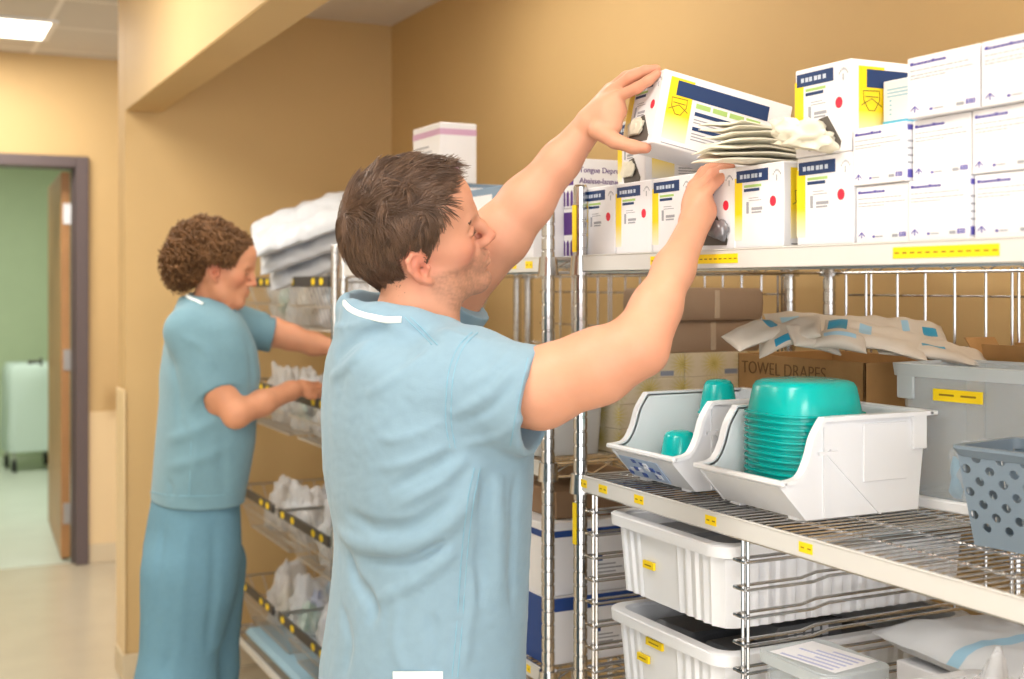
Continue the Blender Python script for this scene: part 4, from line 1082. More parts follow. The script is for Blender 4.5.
t2 = tote('lower white ribbed tote on slides with two yellow labels', (tx0 - 0.005, TY, 0.780), THX, THY, 0.133, [(0.028, 0.100, 0.048), (0.062, 0.068, 0.034)])
GRY = mat('grey_case', (96, 98, 102), 0.45)
for i, (dy, zc_, lab) in enumerate(((0.07, 0.950, 'dark grey plastic case lying in the upper tote, at the left'), (-0.06, 0.950, 'dark grey plastic case lying in the upper tote, at the right'), (0.07, 0.786, 'dark grey plastic case lying in the lower tote, at the left'), (-0.075, 0.786, 'dark grey plastic case in the lower tote under the keypad device'))):
    t = thing('grey_case', lab, 'case', (tx0 - 0.05, TY + dy, zc_), (0, 0, 0.05), 'dark grey cases in the totes'); MB().box((-0.15, -0.055, 0), (0.15, 0.055, 0.108), 0.006).build('body', GRY, t); MB().box((-0.151, -0.02, 0.07), (-0.149, 0.02, 0.09), 0.001).build('latch', BLACKP, t)

# lower shelf at the bottom right: frosted tray, paper slip, scanner box and bags
lz = 0.7453
t = thing('frosted_tray', 'frosted plastic box with paper on its top at the bottom right', 'storage bin', (1.178, 1.383, lz)); hx_, hy_, H = 0.055, 0.072, 0.192
mb = MB(); mb.rings(tub(hx_, hy_, H, 0.08, 0.003)); mb.build('tub', FROST, t, smooth=True, angle=40)
mb = MB(); mb.rings([rrect(hx_ + 0.001, hy_ + 0.001, 0.02, H - 0.014), rrect(hx_ + 0.007, hy_ + 0.007, 0.022, H - 0.012), rrect(hx_ + 0.007, hy_ + 0.007, 0.022, H + 0.002), rrect(hx_ - 0.004, hy_ - 0.004, 0.02, H + 0.002)], cap0=False, cap1=False); mb.build('rim', FROSTR, t, smooth=True)
mb = MB(); mb.rings([rrect(hx_, hy_, 0.02, H - 0.002), rrect(hx_, hy_, 0.02, H + 0.003)]); mb.build('lid', FROSTR, t, smooth=True, angle=40)
for i in range(4): film_bag(f'clear bag packed inside the frosted box, {("lowest", "second", "third", "uppermost")[i]} layer', (1.178, 1.383, lz + 0.004 + 0.043 * i), (0, 0, PI * i), (0.056, 0.085, 0.038), 10 + i, [(WSOFT, (0.045, 0.07, 0.03), (0, 0, 0.018))], 'clear bags in the frosted box')
t = thing('paper_slip', 'printed paper slip with blue writing on the frosted box lid', 'paper', (1.178, 1.383, lz + 0.1955), (0, 0, 0.15)); mb = MB().box((-0.045, -0.06, 0), (0.045, 0.06, 0.0006)); mb.build('sheet', WHITEC, t)
mb = MB()
for k in range(6): mb.box((-0.04 + 0.013 * k, -0.05, 0.0006), (-0.035 + 0.013 * k, 0.045 - 0.02 * (k % 3), 0.0009))
mb.build('print', mat('pale_violet_ink', (176, 180, 214), 0.6), t)
t = thing('grey_device', 'dark grey device with pale keypad in the lower white tote', 'device', (tx0 - 0.07, TY - 0.09, 0.8945), (0, 0, 0.05)); MB().box((-0.07, -0.045, 0), (0.07, 0.045, 0.036), 0.006).build('case', GRY, t)
mb = MB()
for a in range(3):
    for b in range(5): mb.box((-0.05 + b * 0.018, -0.0462, 0.006 + a * 0.009), (-0.038 + b * 0.018, -0.0445, 0.012 + a * 0.009))
mb.build('keypad', mat('pale_keys', (200, 200, 204), 0.5), t)
soft_pack('sterile_pack', 'pale blue pack lying behind the clear bags at the bottom right', 'sterile pack', (1.46, 1.33, 0.905), (0, 0, 1.5), (0.26, 0.24, 0.05), [WFILM, BLUEL], 41, None, [(0.3, 0.4, 0, 1, 1)])
t = plain_carton('plain_carton', 'white carton carrying the pale blue pack', 'box', (1.46, 1.30, lz), (0.22, 0.24, 0.158), 0)
t = tote('white tote at the bottom right heaped with clear bags', (1.22, 1.09, lz), 0.10, 0.135, 0.20, []); t['group'] = 'white totes on the bottom shelf'
film_bag('large clear bag of white goods in the tote at the bottom right corner', (1.22, 1.035, lz + 0.009), (0, 0, 0.0), (0.135, 0.095, 0.33), 15, [(WSOFT, (0.13, 0.11, 0.28), (0, 0, 0.10))], 'clear bags at the bottom right')
film_bag('flat clear bag with violet print left of the large clear bag', (1.22, 1.14, lz + 0.009), (0, 0, 0.0), (0.135, 0.09, 0.28), 16, [(WSOFT, (0.12, 0.10, 0.20), (0, 0, 0.075))], 'clear bags at the bottom right')

# ------------------------------------------------------------------ far unit lower shelves
BLUEC = mat('royal_blue_card', (32, 70, 140), 0.5)
def blue_carton(label, loc, size, band, rz=0, bluefront=False):
    t = plain_carton('supply_carton', label, 'box', loc, size, rz, 'blue and white supply cartons'); dp, w, h = size
    q = MB(); face_box(q, 'side', w, dp, h, 0, 1, *band); face_box(q, 'front', w, dp, h, 0, 1, *((0.0, 1.0) if bluefront else band)); q.build('blue_band', BLUEC, t)
    q = MB(); face_box(q, 'side', w, dp, h, 0.36, 0.42, 0.42, 0.50, mi=1)
    for k in range(5): face_box(q, 'side', w, dp, h, 0.38, 0.52 + 0.05 * (k % 2), 0.36 - 0.055 * k, 0.38 - 0.055 * k, mi=0)
    q.build('print', [GREYINK, BLUEC], t); return t
p = PY(527, 0, 2.105)
blue_carton('lower white supply carton with blue end on the far bottom shelf', (p[0] + 0.045 + 0.14, 2.105 + 0.15, 0.7353), (0.28, 0.30, 0.128), (0.80, 1.0), 0, True)
q = blue_carton('upper white supply carton with a blue stripe on the far bottom shelf', (p[0] + 0.05 + 0.15, 2.12 + 0.15, 0.7353 + 0.1286), (0.30, 0.30, 0.142), (0.80, 0.89))
BR = mat('brown_carton_card', (150, 120, 92), 0.7)  # even brown base colour of the flat carton
plain_carton('brown_carton', 'flat brown carton on top of the blue striped supply carton', 'box', (1.30, 2.30, 0.7353 + 0.2712), (0.28, 0.30, 0.055), 0, m=BR)
for i, (yy, lab) in enumerate(((2.52, 'white carton behind the blue striped one on the far bottom shelf'), (2.86, 'white carton at the far end of the far bottom shelf'))):
    plain_carton('white_box', lab, 'box', (1.32, yy + 0.06, 0.7353), (0.3, 0.28, 0.25), 0)
LG = mat('light_grey_plastic', (206, 206, 204), 0.45)
def grey_tub(label, loc, hx, hy, H):
    t = thing('grey_tub', label, 'storage bin', loc, (0, 0, 0), 'light grey tubs on the far middle shelf'); mb = MB(); mb.rings(tub(hx, hy, H, 0.08, 0.003)); mb.build('tub', LG, t, smooth=True, angle=40)
    mb = MB(); mb.rings([rrect(hx + 0.001, hy + 0.001, 0.02, H - 0.012), rrect(hx + 0.008, hy + 0.008, 0.022, H - 0.012), rrect(hx + 0.008, hy + 0.008, 0.022, H), rrect(hx - 0.003, hy - 0.003, 0.02, H)], cap0=False, cap1=False); mb.build('rim', LG, t, smooth=True, angle=40); return t
grey_tub('light grey tub behind the front post of the far unit', (1.195, 2.27, 1.1323), 0.075, 0.13, 0.145)
grey_tub('light grey tub in the middle of the far middle shelf', (1.26, 2.62, 1.1323), 0.13, 0.17, 0.19)
grey_tub('light grey tub at the far end of the far middle shelf', (1.26, 3.02, 1.1323), 0.13, 0.17, 0.19)

# ------------------------------------------------------------------ wire baskets of the third unit
WIRE = mat('basket_wire', (196, 192, 186), 0.35, metal=0.7)
tyc = (TY0 + TY1) / 2
def wire_basket():
    t = thing('wire_basket', 'x', 'wire basket', (0, 0, 0), (0, 0, 0), 'wire baskets hanging on the third shelving unit'); hy, D, h = 0.285, 0.50, 0.15
    mb = MB()
    def loop(x0, x1, y, z, r): mb.tube([(x0, -y, z), (x1, -y, z), (x1, y, z), (x0, y, z)], r, 6, closed=True)
    loop(0, D, hy, 0, 0.004); loop(0.05, D - 0.03, hy - 0.04, -h, 0.003); loop(0.025, D - 0.015, hy - 0.02, -h / 2, 0.0022)
    n = 14
    for i in range(n + 1):
        y = -hy + 2 * hy * i / n; y2 = y * (hy - 0.04) / hy; mb.tube([(0, y, 0), (0.05, y2, -h), (D - 0.03, y2, -h), (D, y, 0)], 0.0018, 5)
    for i in range(1, 10):
        x = D * i / 10; x2 = 0.05 + (D - 0.08) * i / 10; mb.tube([(x, -hy, 0), (x2, -hy + 0.04, -h), (x2, hy - 0.04, -h), (x, hy, 0)], 0.0018, 5)
    mb.build('wire_frame', WIRE, t, smooth=True)
    MB().box((-0.012, -hy + 0.02, -0.014), (-0.004, hy - 0.02, 0.018), 0.002).build('label_holder', DARKP, t)
    for y in (-0.20, -0.12, 0.10, 0.21):
        q = MB(); q.prism([(y + 0.017 * math.cos(a), 0.002 + 0.011 * math.sin(a)) for a in np.linspace(0, 2 * PI, 14, endpoint=False)], 0, -0.0135, -0.0118); q.build('yellow_dot', YEL, t)
    return t
proto = None
LV = ((1.478, 'top'), (1.118, 'second'), (0.725, 'third'), (0.385, 'lowest'))
GREENS = mat('bag_green', (150, 190, 160), 0.5); BROY = mat('bag_royal', (58, 104, 178), 0.5); CREAM = mat('bag_cream', (214, 200, 170), 0.6)
bagp = []
pal = [[(WSOFT, (0.11, 0.12, 0.09), (0, 0, 0.05))], [(WSOFT, (0.10, 0.10, 0.09), (0, 0, 0.05)), (BLUEF, (0.05, 0.06, 0.05), (0.02, 0.03, 0.07))], [(CREAM, (0.11, 0.11, 0.09), (0, 0, 0.05))], [(GREENS, (0.10, 0.11, 0.10), (0, 0, 0.05)), (BROY, (0.02, 0.06, 0.12), (-0.03, 0.02, 0.07))]]
for i in range(4): bagp.append(film_bag('x', (0, 0, 0), (0, 0, 0), (0.20, 0.20, 0.20), 21 + i, pal[i], 'plastic bags in the wire baskets'))
used = set()
WH = {0: 'left end', 1: 'middle left', 2: 'middle right', 3: 'right end'}
for li, (z, ln) in enumerate(LV):
    for bi, yc in enumerate((3.70, 4.295)):
        t = proto if proto else None
        lab = f'{ln} level wire basket ' + ('at the near end of the basket unit' if bi == 0 else 'beside the alcove\'s end wall')
        if proto is None: proto = wire_basket(); t = proto; t['label'] = lab; t.location = (XF + 0.01, yc, z)
        else: t = dup(proto, (XF + 0.01, yc, z), None, lab)
        for k in range(4):
            kind = (li + bi * 2 + k) % 4
            if li == 3: kind = (3, 2, 3, 1)[k]
            dx = (0.13, 0.12, 0.31, 0.31)[k]; dy = (-0.12, 0.11, -0.11, 0.12)[k]
            l2 = f'clear bag with {("white goods", "white and blue goods", "cream goods", "green and blue goods")[kind]} in the {ln} basket, ' + ('near end, ' if bi == 0 else 'wall end, ') + ('front right' if k == 0 else 'front left' if k == 1 else 'rear right' if k == 2 else 'rear left')
            loc = (XF + 0.01 + dx + 0.03, yc + dy, z - 0.1465)
            if kind not in used: o = bagp[kind]; used.add(kind); o['label'] = l2; o.location = loc; o.rotation_euler = (0, 0, k * 1.3 + li)
            else: o = dup(bagp[kind], loc, (0, 0, k * 1.3 + li + bi), l2)
            o.scale = (0.76, 0.76, (1.45, 1.25, 1.2, 1.35)[li])
for i, (px, py, dd, rx, ry, L, lab) in enumerate(((312, 250, 3.95, 0.5, -0.3, 0.30, 'white drape pack leaning at the front of the top baskets'), (322, 228, 4.0, 0.65, -0.35, 0.32, 'white drape pack at the back of the pile on the top baskets'), (328, 262, 3.85, 0.3, -0.2, 0.26, 'lowest white drape pack of the pile on the top baskets'))):
    c = P(312, 258, 4.0) if i < 9 else None; E_ = Euler((0.55, -0.35, -TH), 'XYZ'); nz_ = E_.to_matrix() @ Vector((0, 0, 1)); k_ = (1, 2, 0)[i]; c = c + np.array(nz_) * 0.070 * k_ + CR * 0.012 * k_; soft_pack('drape_pack', lab, 'drape pack', (c[0], c[1], c[2] - 0.03), tuple(E_), (L, 0.22, 0.06), [WFILM], 50 + i, 'white drape packs on the wire baskets', [], 0.0, 0.005, n=40, m=30)
t = thing('blue_pad', 'pale blue folded pad on the lowest shelf below the wire baskets', 'pad', (1.37, 3.95, 0.1964)); MB().box((-0.25, -0.5, 0), (0.25, 0.5, 0.033), 0.012).build('cover', mat('pad_blue', (150, 186, 206), 0.6), t)

# covered cart in the green room
t = thing('linen_cart', 'pale covered cart on castors in the green room beyond the door', 'cart', (0.93, 10.6, 0), (0, 0, 0.1))
CV = mat('cart_cover', (196, 212, 202), 0.7, bump=0.3, bscale=6)
R = []
for z, k in ((0.16, 1.02), (0.3, 1.05), (0.5, 0.98), (0.7, 1.0), (0.80, 0.97), (0.85, 0.85)):
    q = np.array(rrect(0.19 * k, 0.20 * k, 0.06, z, 6)); q[:, :2] *= (1 + 0.03 * np.sin(np.arange(len(q)) * 1.9 + z * 9))[:, None]; R.append(q)
mb = MB(); mb.rings(R); mb.build('cover', CV, t, smooth=True, angle=60)
mb = MB()
for sx in (-1, 1):
    for sy in (-1, 1): mb.tube([(sx * 0.15, sy * 0.16, 0.1), (sx * 0.15, sy * 0.16, 0.7)], 0.012, 8)
mb.build('frame', STEEL, t)
for sx in (-1, 1):
    for sy in (-1, 1): MB().tube([(sx * 0.15 - 0.012, sy * 0.16, 0.05), (sx * 0.15 + 0.012, sy * 0.16, 0.05)], 0.05, 16).build('castor', BLACKP, t)
# ------------------------------------------------------------------ people
SKIN = mat('skin', (220, 170, 140), 0.48, attr=True, sss=0.12, noise=0.06, nscale=30, bump=0.04, bscale=220, spec=0.35)
CLOTH = mat('scrub_cloth', (130, 158, 175), 0.85, noise=0.05, nscale=60, bump=0.06, bscale=420, sheen=0.15, spec=0.2)
CLOTHD = mat('scrub_seam', (122, 166, 186), 0.9)
CLOTHW = mat('scrub_cloth_dimmed', (114, 150, 164), 0.85, noise=0.05, nscale=60, bump=0.05, bscale=300, sheen=0.15, spec=0.2)  # same fabric as the man's, colour darkened for the weaker alcove light
CLOTHT = mat('scrub_trousers', (104, 144, 164), 0.85, noise=0.05, nscale=60, bump=0.05, bscale=300, spec=0.2)
HAIRM = mat('brown_hair', (112, 86, 68), 0.38, noise=0.45, nscale=45, spec=0.5)
HAIRW = mat('curly_hair', (138, 98, 62), 0.5, noise=0.55, nscale=40, spec=0.4)
TRIMC = mat('collar_white', (232, 238, 236), 0.8)
SHOEM = mat('shoe_white', (205, 205, 205), 0.5)

def head_axes(psi, phi, rho):
    psi, phi, rho = [math.radians(a) for a in (psi, phi, rho)]
    fw = (CR * math.cos(psi) + CF * math.sin(psi)) * math.cos(phi) + UP * math.sin(phi)
    lf = np.cross(UP, fw); lf /= np.linalg.norm(lf); up = np.cross(fw, lf); rt = -lf
    up2 = up * math.cos(rho) + rt * math.sin(rho); rt2 = rt * math.cos(rho) - up * math.sin(rho)
    return np.stack([fw, -rt2, up2], 1)
class Head:
    def __init__(s, o, M, k): s.o, s.M, s.k = np.asarray(o, float), M, k
    def w(s, p): return s.o + s.k * (s.M @ np.asarray(p, float))
    def loc(s, W): return ((np.asarray(W) - s.o) @ s.M) / s.k
def head_prims(F, H, jaw=1.0, nose=1.0, ears=(-1, 1)):
    k = H.k; M = H.M
    def E(c, r, kk=0.01, mode='add', R=None): F.ell(H.w(c), np.array(r) * k, M if R is None else M @ R, kk, mode)
    def Cn(a, b, ra, rb, kk=0.01, mode='add'): F.cone(H.w(a), H.w(b), ra * k, rb * k, kk, mode)
    E((-.009, 0, .044), (.102, .078, .088)); E((-.048, 0, .012), (.054, .060, .060), .03)
    E((.042, 0, -.018), (.050, .058, .080), .03); E((.055, 0, .062), (.046, .058, .044), .03)
    for s in (-1, 1):
        Cn((.004, s * .053, -.036), (.030, s * .046, -.068), .014, .014, .03); Cn((.030, s * .046, -.068), (.080, s * .016, -.090), .014, .014, .03)
        E((.060, s * .044, -.008), (.022, .017, .016), .035)
        Cn((.086, s * .038, .030), (.094, s * .010, .031), .0085, .0095, .016)
    E((.087, 0, -.088), (.017 * jaw, .021, .016), .02)
    E((.088, 0, -.048), (.017, .027, .024), .018)
    for s in (-1, 1): E((.100, s * .031, .013), (.015, .016, .0125), .014, 'sub')
    for s in (-1, 1): E((.0785, s * .0315, .0125), (.0145, .0150, .0135), .004)
    for s in (-1, 1):                                             # lids closing over the eye
        Cn((.0895, s * .042, .0105), (.0935, s * .030, .0165), .0022, .0024, .004); Cn((.0895, s * .042, .0090), (.0930, s * .030, .0062), .0018, .0018, .004)
    n = nose
    Cn((.095, 0, .024), (.108, 0, .002), .0075, .0078, .012); Cn((.108, 0, .002), (.118 + .004 * (n - 1), 0, -.016), .0078, .0088, .010)
    E((.1175 + .004 * (n - 1), 0, -.0185), (.0098, .0098, .0088), .006)
    for s in (-1, 1):
        E((.106, s * .0115, -.022), (.0115, .0068, .0080), .006); E((.1085, s * .0062, -.0300), (.0055, .0030, .0035), .003, 'sub')
    for s in (-1, 1):
        F.chain([H.w(q) for q in ((.0885, s * .023, -.0535), (.0985, s * .012, -.0490), (.1055, 0, -.0475))], [.0034 * k, .0052 * k, .0056 * k], .006)
        F.chain([H.w(q) for q in ((.0880, s * .021, -.0555), (.0970, s * .011, -.0600), (.1035, 0, -.0610))], [.0034 * k, .0060 * k, .0066 * k], .006)
        F.chain([H.w(q) for q in ((.0890, s * .024, -.0548), (.1030, s * .010, -.0540), (.1115, 0, -.0540))], [.0016 * k] * 3, .003, 'sub')
    Cn((.094, 0, -.073), (.100, 0, -.073), .006, .004, .012, 'sub')
    for s in ears:
        e1 = np.array((-.90, s * .43, 0.02)); e1 /= np.linalg.norm(e1); e2 = np.array((-.16, 0, .987)); e3 = np.cross(e1, e2) * -s; e3 /= np.linalg.norm(e3)
        if e3[1] * s < 0: e3 = -e3
        b = np.array((.012, s * .0715, -.009))
        def Q(u, v, o): return H.w(b + e1 * u + e2 * v + e3 * o)
        R = np.stack([e1, e2, e3], 1)
        F.ell(Q(.014, .002, .002), np.array((.016, .025, .0042)) * k, M @ R, .006)
        pts = [(.007, .003), (.001, .014), (.006, .025), (.017, .029), (.028, .021), (.031, .006), (.025, -.009), (.015, -.021), (.008, -.027)]
        F.chain([Q(u, v, .0045) for u, v in pts], [q * k for q in (.0026, .0034, .0036, .0038, .0038, .0036, .0034, .0042, .0050)], .004)
        F.chain([Q(u, v, .0042) for u, v in ((.012, .018), (.021, .010), (.020, -.004), (.012, -.013))], [q * k for q in (.0026, .003, .003, .003)], .004)
        F.ell(Q(.011, -.001, .0075), np.array((.0075, .0100, .0075)) * k, M @ R, .003, 'sub')
        F.ell(Q(.001, -.003, .0035), np.array((.004, .0055, .0045)) * k, M @ R, .004)
def face_color(V, H, base, pink, lip, stub=None, hairc=None, scalp=None):
    p = H.loc(V); n = len(V); c = np.tile(np.array(s2l(base)), (n, 1))
    def mix(c, col, m): return c * (1 - m[:, None]) + np.array(s2l(col)) * m[:, None]
    g = lambda ctr, r: np.exp(-(((p - np.array(ctr)) / np.array(r)) ** 2).sum(1))
    mottle = 0.5 + 0.5 * noise3(p, 90, 2)
    for s in (-1, 1): c = mix(c, pink, 0.55 * g((.075, s * .045, -.015), (.03, .03, .025))); c = mix(c, pink, 0.75 * g((.0, s * .082, .0), (.035, .018, .035)))
    c = mix(c, pink, 0.6 * g((.118, 0, -.02), (.016, .016, .016)))
    lm = np.maximum(g((.0985, 0, -.0485), (.012, .022, .005)), g((.0965, 0, -.0605), (.012, .020, .0055))); lm = smoothstep(.25, .7, lm)
    if stub is not None:
        a = smoothstep(-.028, -.040, p[:, 2] + 0.25 * np.maximum(0.06 - p[:, 0], 0) * 0 - 0.18 * (0.09 - np.clip(p[:, 0], 0, .09)) * 0.55) * smoothstep(.000, .018, p[:, 0]) * (p[:, 2] > -.13) * smoothstep(-.125, -.095, p[:, 2])
        a = a * smoothstep(.090, .078, np.abs(p[:, 1])) * smoothstep(.112, .106, p[:, 0] + 2.0 * np.maximum(p[:, 1] - .012, 0))
        a = a * (1 - 0.85 * lm); c = mix(c, stub, np.clip(a * (0.42 + 0.12 * noise3(p, 420, 3) + 0.10 * noise3(p, 900, 4)), 0, 0.8))
    c = mix(c, lip, 0.75 * lm * (p[:, 0] > .07) * (np.abs(p[:, 1]) < .03))
    for s in (-1, 1): c = mix(c, (60, 40, 34), 0.75 * smoothstep(.35, .9, g((.0925, s * .0345, .0095), (.006, .0105, .0022))))
    if hairc is not None: c = mix(c, hairc, scalp(p - [.004, 0, .020]).astype(float))
    return c
def scalp_man(p):
    x, y, z = p[..., 0], p[..., 1], p[..., 2]; ay = np.abs(y)
    front = x < 0.020 + 0.46 * z - 0.10 * np.maximum(ay - 0.045, 0)
    low = np.where(x > 0.010, -0.030, np.where(x > -0.030, 0.034, -0.058 + 0.15 * (x + 0.10)))
    return front & (z > low) & (z < 0.2) & (ay < 0.10)
def scalp_woman(p):
    x, y, z = p[..., 0], p[..., 1], p[..., 2]
    front = x < 0.040 + 0.42 * z; low = np.where(x > -0.005, 0.034, np.where(x > -0.032, 0.03, -0.050))
    return front & (z > low) & (z < 0.2) & (np.abs(y) < 0.10)
def scalp_roots(F, H, cond, n, seed):
    rs = np.random.RandomState(seed); d = rs.normal(size=(n * 3, 3)); d /= np.linalg.norm(d, axis=1, keepdims=True)
    c = np.array((-.005, 0, .035)); rr = np.linspace(.05, .15, 90)
    pts = H.w(np.zeros(3)) + 0
    best = np.full(len(d), -1.0)
    alive = np.ones(len(d), bool)
    for r in rr:
        W = H.o + H.k * ((c + d * r) @ H.M.T); v = F.sample(W); m = alive & (v > 0); best[m] = r; alive &= ~m
    ok = best > 0; p = c + d[ok] * best[ok][:, None]
    m = cond(p) & (p[:, 0] < .11); return p[m][:n], d[ok][m][:n]
def strands_mesh(name, paths, r0, r1, m, parent, sides=3):
    """paths (N,K,3) -> one mesh of tapered tubes"""
    N, K, _ = paths.shape; t = np.gradient(paths, axis=1); t /= np.maximum(np.linalg.norm(t, axis=2, keepdims=True), 1e-9)
    ref = np.array([0.3, 0.2, 0.93]); u = np.cross(t, ref); u /= np.maximum(np.linalg.norm(u, axis=2, keepdims=True), 1e-6); w = np.cross(t, u)
    rad = np.linspace(1, 0, K)[None, :, None]; rad = r1 + (r0 - r1) * rad ** 0.7
    ring = [paths + rad * (math.cos(2 * PI * j / sides) * u + math.sin(2 * PI * j / sides) * w) for j in range(sides)]
    V = np.stack(ring, 2).reshape(-1, 3); base = (np.arange(N) * K * sides)[:, None, None]
    i = np.arange(K - 1)[None, :, None] * sides; j = np.arange(sides)[None, None, :]; j2 = (j + 1) % sides
    Fq = np.stack([base + i + j, base + i + j2, base + i + sides + j2, base + i + sides + j], -1).reshape(-1, 4)
    return mesh_obj(name, V, Fq, m, parent)

def hand(F, wrist, palm_pts, fingers, thumb, k=1.0, rw=0.020):
    """fingers: list of joint lists [mcp, pip, dip, tip]; each its own tapered chain"""
    rf = (0.0092, 0.0098, 0.0094, 0.0082)
    for i, f in enumerate(fingers):
        r = rf[i] * k; F.chain([wrist + (f[0] - wrist) * 0.12, f[0]], [rw * 0.80, r * 1.22], 0.012)
    for (c, r) in palm_pts: F.ell(c, (r, r, r), None, 0.014)
    for i, f in enumerate(fingers):
        r = rf[i] * k; F.chain(f, [r * 1.08, r, r * 0.90, r * 0.76], 0.0035)
    F.chain(thumb, [0.0165 * k, 0.0118 * k, 0.0105 * k, 0.0086 * k][:len(thumb)], 0.006)
def nails(parent, tips, m):
    for (tip, prev, nrm) in tips:
        ax = tip - prev; ax /= np.linalg.norm(ax); nrm = nrm - ax * np.dot(nrm, ax); nrm /= np.linalg.norm(nrm); sd = np.cross(ax, nrm)
        mb = MB(); R = []
        for a in np.linspace(-1, 1, 7):
            row = []
            for b in np.linspace(-1, 1, 6): row.append(tip - ax * 0.002 + ax * 0.0055 * a + sd * 0.0048 * b * math.sqrt(max(1 - 0.35 * a * a, 0)) + nrm * (0.0069 - 0.0022 * b * b - 0.001 * a * a))
            R.append(row)
        mb.rings(R, False, False, close=False); mb.build('fingernail', m, parent, smooth=True, angle=180)

# =================================================================== the man
def stackfn(rows):
    z = np.array([r[0] for r in rows]); cols = [np.array([r[i] for r in rows]) for i in range(1, 5)]
    zz = np.linspace(z[0], z[-1], 200); C = [np.interp(zz, z, c) for c in cols]
    kern = np.ones(15) / 15
    C = [np.convolve(np.pad(c, 7, 'edge'), kern, 'valid') for c in C]
    def f(x, y, zq):
        cx, cy, a, b = [np.interp(zq, zz, c).astype(np.float32) for c in C]
        X, Y = (x - cx) / a, (y - cy) / b; r = (np.abs(X) ** 2.3 + np.abs(Y) ** 2.3) ** (1 / 2.3)
        g = np.sqrt((X / a) ** 2 + (Y / b) ** 2) / np.maximum(np.sqrt(X ** 2 + Y ** 2), 1e-4)
        d = (r - 1) / np.maximum(g, 1e-3)
        return np.maximum(d, np.maximum(z[0] - zq, zq - z[-1]))
    return f
def center_rows(rows, d):
    out = []
    for (z, px, a, b) in rows:
        c = P(px, 0, d); out.append((z, c[0], c[1], a, b))
    return out
man = thing('person', 'man in light blue scrubs with short brown hair reaching up to the glove cartons', 'person', (P(424, 0, 1.97)[0], P(424, 0, 1.97)[1], 0))
mo = np.array(man.location)
def child(o, par): o.location = tuple(-np.array(par.location)); return o

HM = head_axes(2, 13, 28); HK = 1.0
MH = Head(P(473, 214, 1.955) - HK * (HM @ np.array((.0995, 0, .025))), HM, HK)
F = Field((0.42, 1.36, 1.00), (1.22, 2.24, 1.88), 0.0026)
MROWS = center_rows([(.70, 419, .146, .212), (.85, 419, .146, .210), (1.0, 427, .139, .203), (1.07, 430, .137, .202), (1.16, 426, .149, .212), (1.26, 424, .152, .215), (1.33, 424, .147, .204), (1.362, 418, .138, .165), (1.385, 409, .120, .110), (1.402, 400, .100, .070)], 1.97)
SKR = [(z, cx, cy, a - .016, b - .016) for (z, cx, cy, a, b) in MROWS if 1.05 < z < 1.39]
F.op(stackfn(SKR), (0.5, 1.55, 1.07), (1.0, 2.15, 1.39), 0.02)
nb, nt_ = P(404, 345, 1.975), P(422, 283, 1.968)
F.cone(nb, nt_, .066, .055, .03)
for py in (1,): F.cone(P(446, 326, 1.955), P(444, 285, 1.955), .020, .022, .03)
# near (right) arm
Rsh, Rm1, Rm2, Rel = P(466, 386, 1.84), P(540, 389, 1.80), P(598, 368, 1.775), P(634, 348, 1.765)
Rf1, Rf2, Rwr = P(656, 308, 1.79), P(674, 269, 1.825), P(692, 230, 1.868)
F.chain([Rsh, Rm1, Rm2, Rel], [.050, .0555, .0500, .0430], .02)
F.cone(P(560, 372, 1.79), P(600, 357, 1.775), .036, .034, .03)
F.chain([Rel, Rf1, Rf2, Rwr], [.0420, .0350, .0285, .0238], .018); F.cone(P(650, 352, 1.76), P(652, 330, 1.77), .022, .026, .02)
# far (left) arm
Lsh, Lel, Lwr = P(418, 350, 2.17), P(478, 262, 2.135), P(588, 127, 2.085)
lp = lambda t: Lel + (Lwr - Lel) * t
F.chain([Lsh, Lel], [.056, .047], .02); F.chain([Lel, lp(.2), lp(.45), lp(.75), Lwr], [.048, .0520, .0445, .0330, .0262], .018)
# hands
rw = P(695, 224, 1.876)
fR = [[P(694, 187, 1.925), P(704, 172, 1.935), P(715, 167, 1.940), P(724, 166, 1.943)], [P(697, 185, 1.908), P(709, 170, 1.918), P(721, 167, 1.924), P(730.5, 167, 1.928)],
      [P(700, 189, 1.890), P(713, 174, 1.898), P(723, 170, 1.904), P(731, 170, 1.908)], [P(704, 196, 1.874), P(715, 183, 1.880), P(722, 178, 1.886), P(728, 177, 1.890)]]
thR = [P(702, 220, 1.900), P(712, 208, 1.925), P(718, 198, 1.940), P(722, 190, 1.950)]
hand(F, rw, [(P(697, 205, 1.897), .0205), (P(704, 212, 1.890), .019), (P(700, 195, 1.905), .017)], fR, thR, 1.0, 0.024)
lw = P(589, 126, 2.073)
fL = [[P(617, 97, 2.045), P(637, 88, 2.018), P(648, 81, 2.006), P(657, 74, 2.000)], [P(613, 91, 2.063), P(631, 77, 2.035), P(645, 71, 2.022), P(656, 69, 2.015)],
      [P(610, 90, 2.082), P(626, 77, 2.060), P(638, 73, 2.050), P(648, 73, 2.045)], [P(607, 93, 2.100), P(620, 82, 2.085), P(629, 79, 2.078), P(637, 79, 2.074)]]
thL = [P(599, 130, 2.048), P(615, 141, 2.020), P(633, 147, 2.004), P(646, 148, 1.998)]
hand(F, lw, [(P(605, 112, 2.058), .022), (P(613, 108, 2.050), .019), (P(608, 122, 2.048), .019), (P(619, 112, 2.046), .011), (P(614, 127, 2.040), .012)], fL, thL, 1.04, 0.025)
head_prims(F, MH, jaw=1.05, nose=1.0)
